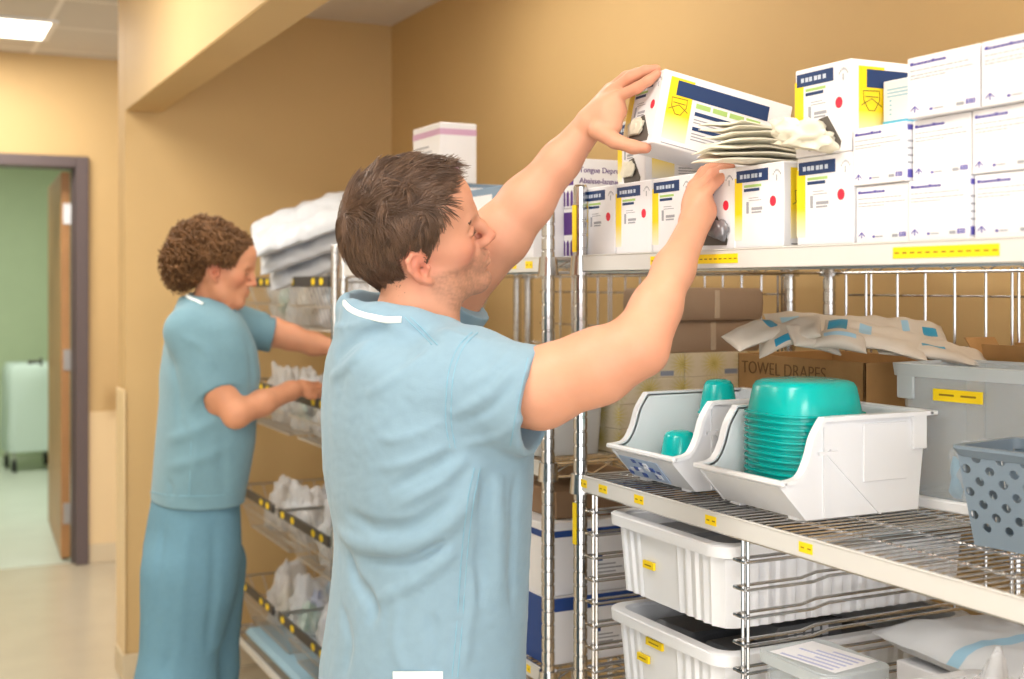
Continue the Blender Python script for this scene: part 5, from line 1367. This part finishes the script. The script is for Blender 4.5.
# forearm tendons and muscle edges
F.ridge([lp(.35) + UP * .03, lp(.6) + UP * .028, lp(.85) + UP * .02], .0015, .008)
V, Fc = F.mesh()
col = face_color(V, MH, (214, 156, 127), (212, 124, 104), (206, 126, 110), (120, 92, 74), (84, 62, 50), scalp_man)
col *= (0.97 + 0.05 * noise3(V, 22, 1))[:, None]
for c_, r_ in ((Rel, .05), (P(668, 345, 1.76), .05)):
    m_ = np.exp(-((V - c_) ** 2).sum(1) / r_ ** 2) * 0.25; col = col * (1 - m_[:, None]) + np.array(s2l((226, 150, 122))) * m_[:, None]
for tip in [f[3] for f in fR + fL] + [thR[-1], thL[-1]] + [f[1] for f in fR + fL]:
    m_ = np.exp(-((V - tip) ** 2).sum(1) / .012 ** 2) * 0.5; col = col * (1 - m_[:, None]) + np.array(s2l((226, 146, 122))) * m_[:, None]
child(mesh_obj('body', V, Fc, SKIN, man, True, col), man)
NAIL = mat('nail', (232, 184, 164), 0.3)
b4 = len(man.children)
nails(man, [(fL[0][3], fL[0][2], np.array(-CF * .9 + UP * .5)), (fL[1][3], fL[1][2], np.array(UP - CF * .4)), (thL[3], thL[2], np.array(-CF * .6 - UP * .6)), (fR[1][3], fR[1][2], np.array(UP - CF * .5)), (fR[2][3], fR[2][2], np.array(UP - CF * .6)), (fR[3][3], fR[3][2], np.array(-CF + UP * .4))], NAIL)
for c_ in man.children:
    if c_.name.startswith('fingernail'): child(c_, man)

# hair: combed strands in clumps
roots, nrm = scalp_roots(F, MH, scalp_man, 15000, 3)
rs = np.random.RandomState(5); N = len(roots)
gi = rs.choice(N, 420, replace=False); gp = roots[gi]
near_g = np.empty(N, int)
for a in range(0, N, 2000): near_g[a:a + 2000] = ((roots[a:a + 2000, None, :] - gp[None]) ** 2).sum(2).argmin(1)
gj = rs.normal(size=(420, 3))
x, y, z = roots[:, 0], roots[:, 1], roots[:, 2]; ay = np.abs(y); sy = np.sign(y)
top = smoothstep(.055, .105, z) ; frontw = smoothstep(-.01, .05, x) * top; side = smoothstep(.045, .07, ay) * (1 - top); back = smoothstep(-.03, -.075, x) * (1 - top)
flow = np.zeros((N, 3))
flow += frontw[:, None] * np.array((.70, .20, .15)); flow += (top * (1 - frontw))[:, None] * np.array((.45, .35, .05))
flow += side[:, None] * np.array((-.25, 0, -.75)); flow += back[:, None] * np.array((-.05, .15, -.95)); flow[:, 1] += sy * 0.12 * (1 - top)
flow += 0.20 * gj[near_g] + 0.05 * rs.normal(size=(N, 3))
flow -= nrm * (flow * nrm).sum(1, keepdims=True) * 0.8; flow /= np.linalg.norm(flow, axis=1, keepdims=True)
lift = (0.12 + 0.24 * frontw + 0.06 * top)[:, None]
L = (.026 + .016 * top - .002 * frontw + .009 * back) * (0.75 + 0.5 * rs.rand(N)); L *= np.where((x > .008) & (z < .04), .45, 1.0); L *= np.where(z < -.03, .9, 1.0)
K = 6; path = [roots - nrm * .001]; dirn = nrm * (0.14 + lift) + flow
dirn /= np.linalg.norm(dirn, axis=1, keepdims=True); p = path[0]
gend = gp[near_g] + (flow * L[:, None])
for k in range(K - 1):
    p = p + dirn * (L / (K - 1))[:, None]; dirn = dirn + flow * .38 - nrm * .17 * (1 - 0.6 * frontw)[:, None] + 0.035 * rs.normal(size=(N, 3)); dirn /= np.linalg.norm(dirn, axis=1, keepdims=True)
    q = p.copy(); cl = 0.10 * (k + 1) / K * 2; q += (gp[near_g] - roots) * cl; path.append(q)
path = np.stack(path, 1); W = MH.o + MH.k * (path @ MH.M.T)
child(strands_mesh('hair', W, .00095, .00030, HAIRM, man), man)
# brows and lashes
def brow(H, parent, m, seed, nn=150):
    rs = np.random.RandomState(seed)
    for s in (-1, 1):
        t = rs.rand(nn); b = np.stack([.099 - .012 * t ** 1.5, s * (.012 + .036 * t), .0295 + .006 * np.sin(t * 2.4) + .0035 * (rs.rand(nn) - .5)], 1)
        e = b + np.stack([0.002 + rs.rand(nn) * .001, s * .0055 * np.ones(nn), .0032 - .005 * t], 1); pth = np.stack([b, (b + e) / 2 + [.0012, 0, .0003], e], 1)
        child(strands_mesh('eyebrow', H.o + H.k * (pth @ H.M.T), .0009, .0003, m, parent), parent)
        t = rs.rand(40); b = np.stack([.0935 - .004 * (2 * t - .7) ** 2, s * (.022 + .021 * t), .0108 - .002 * t], 1); e = b + np.stack([.005 * np.ones(40), s * .003 * t, .001 * np.ones(40)], 1); pth = np.stack([b, (b + e) / 2 - [0, 0, .0008], e], 1)
        child(strands_mesh('eyelash', H.o + H.k * (pth @ H.M.T), .0004, .00015, m, parent), parent)
brow(MH, man, HAIRM, 2)

# shirt
def CN(q): return 0.0018 * noise3(q, 14, 3) + 0.0010 * noise3(q, 38, 4) + 0.0008 * noise3(q * [1, 1, .35], 60, 5) + 0.0005 * np.abs(noise3(q * [1, 1, 1.6], 90, 1))
S = Field((0.44, 1.38, 0.68), (1.06, 2.26, 1.50), 0.0034)
S.op(stackfn(MROWS), (0.5, 1.55, .70), (1.0, 2.15, 1.45), 0.02)
S.cone(P(408, 358, 1.96), P(464, 378, 1.85), .052, .070, .05); S.cone(P(404, 352, 1.98), Lsh, .052, .068, .05)
S.chain([P(358, 305, 2.04), P(352, 306, 1.985), P(362, 314, 1.93), P(382, 323, 1.89), P(412, 330, 1.875), P(442, 338, 1.885)], [.010, .010, .011, .013, .014, .012], .05)
S.chain([P(358, 305, 2.04), P(385, 310, 2.075), P(430, 322, 2.05)], [.012, .013, .013], .05)
S.cone(P(440, 362, 1.92), P(472, 370, 1.85), .040, .052, .04)
ca_, cb_ = P(456, 386, 1.845), P(560, 405, 1.79)
ax = (cb_ - ca_) / np.linalg.norm(cb_ - ca_); cut = P(537, 404, 1.803)
def sleeve(a, b, ra, rb, cutp, axis):
    ab = b - a; LL = float(ab @ ab)
    def fn(x, y, z):
        t = np.clip(((x - a[0]) * ab[0] + (y - a[1]) * ab[1] + (z - a[2]) * ab[2]) / LL, 0, 1)
        d = np.sqrt((x - a[0] - t * ab[0]) ** 2 + (y - a[1] - t * ab[1]) ** 2 + (z - a[2] - t * ab[2]) ** 2) - (ra + (rb - ra) * t)
        return np.maximum(d, (x - cutp[0]) * axis[0] + (y - cutp[1]) * axis[1] + (z - cutp[2]) * axis[2])
    return fn
rr_ = .09
S.op(sleeve(ca_, cb_, .082, .0805, cut, ax), np.minimum(ca_, cb_) - rr_, np.maximum(ca_, cb_) + rr_, .022)
S.cone(cut - ax * .020, cut + ax * .05, .068, .070, .003, 'sub')
Lax = (Lel - Lsh) / np.linalg.norm(Lel - Lsh); Lc = Lsh + Lax * .12
S.op(sleeve(Lsh, Lsh + Lax * .2, .074, .070, Lc, Lax), Lsh - .1, Lc + .1, .035)
S.cone(P(410, 352, 1.972), P(404, 290, 1.972), .058, .088, .006, 'sub')
base = S.D.copy()
HITS = {}
def sh(px, py): return S.hit(px, py, 1.6, 2.3)
folds = [([(337, 528), (365, 545), (415, 543), (462, 508), (476, 462)], 7.0, 15), ([(345, 512), (378, 528), (420, 524), (452, 498)], -5.0, 12), ([(350, 553), (356, 580), (372, 604), (372, 622)], -7, 13), ([(372, 603), (420, 578), (458, 545)], 5, 12), ([(362, 560), (410, 560), (448, 538)], -4, 10),
         ([(398, 505), (440, 482), (470, 455)], 4, 10), ([(388, 490), (430, 468), (456, 452)], -3, 9), ([(336, 358), (360, 338), (392, 328)], -4, 11), ([(330, 380), (352, 362), (372, 342)], 3.5, 10), ([(364, 396), (400, 376), (432, 350)], 2.5, 9), ([(372, 440), (410, 436), (446, 420)], 2.0, 10), ([(372, 470), (410, 462), (446, 446)], 1.8, 9),
         ([(449, 416), (488, 394), (520, 358)], 3.0, 9), ([(455, 426), (495, 405), (524, 372)], -2.5, 8), ([(460, 446), (505, 432), (530, 404)], 2.5, 8), ([(462, 388), (492, 370), (512, 346)], 2.0, 9),
         ([(498, 470), (497, 520), (500, 600)], 5, 13), ([(484, 470), (482, 530), (478, 610)], -4, 12), ([(516, 470), (512, 530), (512, 620)], -3, 10), ([(478, 560), (470, 620), (462, 675)], 2.5, 10), ([(400, 590), (395, 640), (405, 676)], 2, 12), ([(340, 600), (350, 640), (345, 675)], -3, 14), ([(430, 610), (436, 650), (430, 676)], -2, 12), ([(440, 330), (462, 338), (486, 342)], 2.5, 8), ([(398, 322), (425, 336), (440, 346)], -1.5, 7)]
F3 = [([sh(*q) for q in catmull(pts, 4)], a, w) for pts, a, w in folds]
seam_px = {'shoulder_seam': [(472, 333), (458, 348), (449, 372), (446, 400), (446, 425), (450, 448)], 'side_seam': [(474, 468), (466, 510), (461, 560), (457, 620), (452, 677)], 'yoke_seam': [(405, 318), (418, 330), (432, 345)]}
for pts, a, w in F3: S.ridge(pts, a * 2.0e-3, w * 0.8e-3)
P3 = lambda: None
def wob(x, y, z):
    p = np.stack(np.broadcast_arrays(x, y, z), -1); return (0.0016 * noise3(p, 16, 3) + 0.0007 * noise3(p, 42, 4)).astype(np.float32)
for zz0 in np.arange(.68, 1.5, .1): pass
V, Fc = S.mesh()
n_ = CN(V)
g_ = np.stack([S.sample(V + np.eye(3)[i] * .004) - S.sample(V - np.eye(3)[i] * .004) for i in range(3)], 1); g_ /= np.maximum(np.linalg.norm(g_, axis=1, keepdims=True), 1e-6)
V = V + g_ * n_[:, None]
shirt = child(mesh_obj('scrub_shirt', V, Fc, CLOTH, man), man)
def on_shirt(pts, off):
    q = np.array([sh(*a) for a in pts]); n_ = CN(q)
    g_ = np.stack([S.sample(q + np.eye(3)[i] * .004) - S.sample(q - np.eye(3)[i] * .004) for i in range(3)], 1); g_ /= np.maximum(np.linalg.norm(g_, axis=1, keepdims=True), 1e-6)
    return list(q + g_ * (n_ + off)[:, None])
for nm_, pts in seam_px.items():
    c3 = catmull(on_shirt(catmull(pts, 6), .0006), 2); c4 = catmull(on_shirt([(a + 5.5, b) for a, b in catmull(pts, 6)], .0006), 2)
    mb = MB(); mb.tube(c3, .0009, 5); mb.tube(c4, .0009, 5); o = mb.build(nm_, CLOTHD, shirt, smooth=True); 
    for i in range(0): pass
cuffp = on_shirt(catmull([(528, 358), (522, 385), (515, 420), (511, 444)], 4), .0005); mb = MB(); mb.tube(cuffp, .0009, 5); mb.build('cuff_seam', CLOTHD, shirt, smooth=True)
# white collar trim at the nape
cp = [(346, 303), (352, 309), (362, 314), (374, 317), (388, 319), (402, 319)]
c3 = on_shirt(catmull(cp, 4), .001); mb = MB(); mb.tube(c3, .0030, 8); mb.tube([q - UP * .0045 for q in c3], .0030, 8); mb.tube([q - UP * .0022 for q in c3], .0030, 8); mb.build('collar_trim', TRIMC, shirt, smooth=True, angle=180)
# white patch at the hem
pp = [sh(393, 671), sh(443, 671), sh(443, 690), sh(393, 690)]
mb = MB(); A, B = [], []
for t in np.linspace(0, 1, 8): A.append(sh(393 + 50 * t, 671) - CF * .002); B.append(sh(393 + 50 * t, 697) - CF * .002)
mb.rings([[a, b, b - CF * .0015, a - CF * .0015] for a, b in zip(A, B)]); mb.build('hem_patch', TRIMC, shirt)
# trousers and shoes (below the picture)
T = Field((0.50, 1.52, 0.0), (1.02, 2.18, 0.84), 0.006)
hp = P(421, 0, 1.97)
T.ell((hp[0], hp[1], .80), (.135, .20, .14), None, .03)
for s in (-1, 1):
    y_ = hp[1] + s * .10; T.chain([(hp[0], y_, .76), (hp[0] + .01, y_ + s * .03, .45), (hp[0] - .01, y_ + s * .05, .06)], [.105, .090, .082], .03)
T.op(lambda x, y, z: (z - .825) + 0 * x + 0 * y, (0.5, 1.5, .80), (1.02, 2.2, .84), .002, 'sub') if False else None
V, Fc = T.mesh(); child(mesh_obj('scrub_trousers', V, Fc, CLOTHT, man), man)
def shoe(x, y, parent):
    R = []
    for t, w_, h_ in ((-.09, .030, .07), (-.07, .038, .085), (-.02, .040, .085), (.05, .046, .065), (.12, .048, .05), (.17, .040, .04), (.19, .022, .03)):
        R.append([(x + t, y + w_ * math.cos(a), max(0.0, h_ / 2 + h_ / 2 * math.sin(a))) for a in np.linspace(0, 2 * PI, 16, endpoint=False)])
    mb = MB(); mb.rings(R); child(mb.build('shoe', SHOEM, parent, smooth=True, angle=60), parent)
for s in (-1, 1): shoe(hp[0] - .01, hp[1] + s * .15, man)

# =================================================================== the woman
WD = 3.5
wc = P(200, 0, WD)
wom = thing('person', 'woman in blue scrubs with curly brown hair sorting the wire baskets', 'person', (wc[0], wc[1], 0))
HW = head_axes(4, -15, 3); WK = 0.88
WH_ = Head(P(215, 270, 3.43) - WK * (HW @ np.array((0, -.077, 0.0))), HW, WK)
F = Field((0.45, 3.05, 0.98), (1.34, 3.95, 1.74), 0.0036)
zy = lambda y, d=WD: CAMZ + (HY - y) * d / FPX
WROWS = center_rows([(zy(499), 197, .121, .196), (zy(470), 201, .126, .20), (zy(440), 205, .130, .200), (zy(400), 208, .128, .192), (zy(375), 210, .134, .19), (zy(345), 210, .122, .185), (zy(322), 207, .100, .165), (zy(306), 204, .075, .11), (zy(298), 203, .06, .08)], WD)
SKR = [(z, cx, cy, a - .014, b - .014) for (z, cx, cy, a, b) in WROWS if 1.0 < z < 1.42]
F.op(stackfn(SKR), (0.5, 3.2, 1.02), (1.1, 3.85, 1.42), .02)
F.cone(P(205, 316, 3.5), P(216, 285, 3.5), .056, .047, .03)
a0, a1, a2, a3 = P(192, 334, 3.385), P(214, 384, 3.35), P(236, 414, 3.345), P(262, 403, 3.42)
a4, a5 = P(290, 391, 3.53), P(300, 388, 3.565)
F.chain([a0, a1, a2], [.052, .044, .037], .02); F.chain([a2, a3, a4, a5], [.0365, .0345, .0260, .0235], .018)
b0, b1, b2, b3, b4_ = P(236, 326, 3.66), P(272, 332, 3.70), P(290, 337, 3.70), P(314, 344, 3.69), P(330, 347, 3.68)
F.chain([b0, b1, b2], [.050, .042, .038], .02); F.chain([b2, b3, b4_], [.037, .033, .025], .018)
fw = [[P(311, 385, 3.610), P(318, 384, 3.640), P(322, 387, 3.655), P(323, 391, 3.663)], [P(312, 387, 3.595), P(319, 386, 3.622), P(323, 389, 3.640), P(324, 393, 3.647)],
      [P(311, 389, 3.580), P(318, 389, 3.605), P(321, 392, 3.618), P(322, 396, 3.625)], [P(309, 391, 3.568), P(315, 392, 3.588), P(318, 394, 3.598), P(319, 397, 3.604)]]
hand(F, P(301, 388, 3.567), [(P(306, 388, 3.585), .017)], fw, [P(304, 391, 3.565), P(309, 395, 3.57), P(314, 397, 3.58)], 0.92, 0.021)
fw2 = [[P(338, 348, 3.66), P(345, 350, 3.65), P(349, 354, 3.645), P(350, 358, 3.64)], [P(338, 350, 3.68), P(346, 352, 3.675), P(349, 356, 3.67), P(350, 360, 3.665)],
       [P(338, 351, 3.70), P(345, 353, 3.70), P(348, 357, 3.695), P(349, 361, 3.69)], [P(337, 352, 3.72), P(343, 355, 3.72), P(346, 358, 3.715), P(347, 361, 3.71)]]
hand(F, P(331, 347, 3.68), [(P(335, 349, 3.685), .017)], fw2, [P(334, 350, 3.66), P(339, 354, 3.64), P(343, 357, 3.63)], 0.92, 0.021)
head_prims(F, WH_, jaw=0.9, nose=0.9)
V, Fc = F.mesh()
col = face_color(V, WH_, (214, 152, 118), (208, 122, 98), (184, 96, 84), None, (70, 46, 30), scalp_woman)
child(mesh_obj('body', V, Fc, SKIN, wom, True, col), wom)
brow(WH_, wom, HAIRM, 4, 90)
# curly hair: spiral locks over a springy mass
roots, nrm = scalp_roots(F, WH_, scalp_woman, 3000, 8); rs = np.random.RandomState(9); N = len(roots)
K = 20; t = np.linspace(0, 1, K)[None, :, None]
xb = roots[:, 0]
out = nrm * .55 + np.stack([-.62 - .4 * rs.rand(N), .10 * rs.normal(size=N), -.10 - .35 * rs.rand(N)], 1); out /= np.linalg.norm(out, axis=1, keepdims=True)
fr_ = smoothstep(.0, .06, xb)
L = (.034 + .040 * rs.rand(N)) * (1 - 0.45 * fr_) * np.where(xb < -.03, 1.25, 1.0)
d0 = nrm * (1 - t[0] * 0) [None] if False else None
spine = roots[:, None, :] + (nrm[:, None, :] * (t * (1 - t) * .5 + .1 * t) + out[:, None, :] * t * .85) * L[:, None, None]
spine[..., 2] -= .014 * t[..., 0] ** 2
u = np.cross(out, [0.2, .9, .3]); u /= np.linalg.norm(u, axis=1, keepdims=True); w_ = np.cross(out, u)
ph = rs.rand(N, 1) * 6.28 + np.linspace(0, 1, K)[None] * (L[:, None] / .024) * 2 * PI
R_ = (.0060 + .004 * rs.rand(N, 1)) * np.minimum(np.linspace(0, 1, K)[None] * 3, 1)
spine = spine + R_[..., None] * (np.cos(ph)[..., None] * u[:, None] + np.sin(ph)[..., None] * w_[:, None])
child(strands_mesh('hair', WH_.o + WH_.k * (spine @ WH_.M.T), .0026, .0012, HAIRW, wom), wom)
# shirt
S = Field((0.44, 3.05, 0.82), (1.12, 4.0, 1.50), 0.0042)
S.op(stackfn(WROWS), (0.5, 3.2, .84), (1.1, 3.9, 1.45), .02)
S.cone(P(204, 312, 3.5), P(188, 332, 3.39), .045, .058, .05); S.cone(P(206, 312, 3.5), b0, .045, .056, .05)
sa_, sb_ = P(189, 330, 3.385), P(223, 408, 3.345); axw = (sb_ - sa_) / np.linalg.norm(sb_ - sa_); cw = P(217, 391, 3.350)
S.op(sleeve(sa_, sb_, .058, .057, cw, axw), np.minimum(sa_, sb_) - .08, np.maximum(sa_, sb_) + .08, .03); S.cone(cw - axw * .015, cw + axw * .03, .046, .047, .003, 'sub')
axb = (b2 - b0) / np.linalg.norm(b2 - b0); cb2 = P(274, 330, 3.69)
S.op(sleeve(b0, b2, .060, .056, cb2, axb), np.minimum(b0, b2) - .08, np.maximum(b0, b2) + .08, .03); S.cone(cb2 - axb * .015, cb2 + axb * .03, .047, .047, .003, 'sub')
S.cone(P(209, 312, 3.49), P(226, 262, 3.48), .052, .085, .006, 'sub'); S.chain([P(222, 306, 3.47), P(241, 334, 3.43)], [.030, .006], .006, 'sub')
shw = lambda px, py: S.hit(px, py, 3.1, 4.0)
for pts, a, w in [([(165, 440), (195, 432), (232, 410)], 6, 16), ([(162, 468), (200, 460), (240, 440)], 5, 16), ([(190, 415), (196, 450), (190, 495)], 5, 16), ([(225, 430), (222, 465), (226, 495)], -5, 14), ([(170, 350), (178, 390), (182, 430)], -4, 14), ([(180, 335), (205, 350), (215, 372)], 4, 12), ([(245, 330), (252, 370), (250, 410)], -4, 14), ([(168, 480), (172, 490), (170, 498)], -4, 10)]:
    S.ridge([shw(*q) for q in catmull(pts, 4)], a * 1e-3, w * 1e-3)
V, Fc = S.mesh(); V = V + 0.0015 * noise3(V, 18, 2)[:, None] * (V - wc * [1, 1, 0] - [0, 0, 0]) / .2 * [1, 1, 0]
ws = child(mesh_obj('scrub_shirt', V, Fc, CLOTHW, wom), wom)
mb = MB(); mb.tube([shw(*q) - CF * .002 for q in catmull([(187, 296), (192, 299), (197, 301), (203, 304)], 3)], .005, 8); mb.build('collar_trim', TRIMC, ws, smooth=True)
mb = MB(); mb.tube(catmull([shw(*q) - CF * .0005 for q in [(192, 425), (191, 450), (190, 480), (189, 496)]], 4), .0014, 5); mb.build('side_seam', CLOTHD, ws, smooth=True)
mb = MB(); mb.tube([shw(*q) - CF * .0005 for q in catmull([(150, 492), (170, 495), (200, 496), (240, 494)], 5)], .0014, 5); mb.build('hem_seam', CLOTHD, ws, smooth=True)
# trousers
T = Field((0.45, 3.1, 0.02), (1.1, 3.95, 0.92), 0.005)
T.op(stackfn(center_rows([(.50, 189, .085, .13), (.60, 190, .118, .18), (.72, 192, .130, .196), (.88, 196, .113, .185)], WD)), (0.5, 3.2, .50), (1.1, 3.9, .88), .05)
n1, n2, n3 = P(186, 0, 3.43), P(176, 0, 3.41), P(170, 0, 3.41); f1, f2, f3 = P(206, 0, 3.58), P(204, 0, 3.60), P(206, 0, 3.62)
n1[2] = f1[2] = .66; n2[2] = f2[2] = .36; n3[2] = f3[2] = .06
T.chain([n1, n2, n3], [.118, .102, .092], .05); T.chain([f1, f2, f3], [.115, .095, .085], .03)
st = lambda px, py: T.hit(px, py, 3.1, 4.0)
for pts, a, w in [([(190, 520), (184, 580), (176, 676)], 6, 14), ([(215, 520), (214, 580), (206, 660)], -7, 14), ([(165, 515), (158, 580), (150, 670)], -4, 14), ([(175, 640), (168, 660), (165, 678)], -3, 12)]:
    T.ridge([st(*q) for q in catmull(pts, 4)], a * 1e-3, w * 1e-3)
V, Fc = T.mesh(); child(mesh_obj('scrub_trousers', V, Fc, CLOTHT, wom), wom)
shoe(n3[0] + .01, n3[1], wom); shoe(f3[0] + .01, f3[1], wom)
# ------------------------------------------------------------------ camera, daylight, view
cam = bpy.data.cameras.new('camera'); co = bpy.data.objects.new('camera', cam); COL.objects.link(co); SC.camera = co
co.location = (0, 0, CAMZ); co.rotation_euler = (PI / 2, 0, -TH)
cam.sensor_width = 36; cam.lens = 36 * FPX / 1024; cam.shift_y = -(339.5 - HY) / 1024
cam.clip_start = 0.05; cam.dof.use_dof = True; cam.dof.focus_distance = 1.95; cam.dof.aperture_fstop = 4.0
w = bpy.data.worlds.new('world'); SC.world = w; w.use_nodes = True
w.node_tree.nodes['Background'].inputs['Color'].default_value = (0.98, 0.98, 1.0, 1); w.node_tree.nodes['Background'].inputs['Strength'].default_value = 3.6
# added ceiling fill in the green room, standing in for window light
ld = bpy.data.lights.new('green_room_fill', 'AREA'); ld.shape = 'RECTANGLE'; ld.size = 1.2; ld.size_y = 0.6; ld.energy = 60; ld.color = (0.95, 1.0, 0.9)
lo = bpy.data.objects.new('green_room_fill', ld); COL.objects.link(lo); lo.location = (0.3, 9.2, 2.68)
SC.view_settings.view_transform = 'Standard'; SC.view_settings.look = 'None'; SC.view_settings.gamma = 1.0; SC.view_settings.use_curve_mapping = False
SC.view_settings.exposure = 0.1
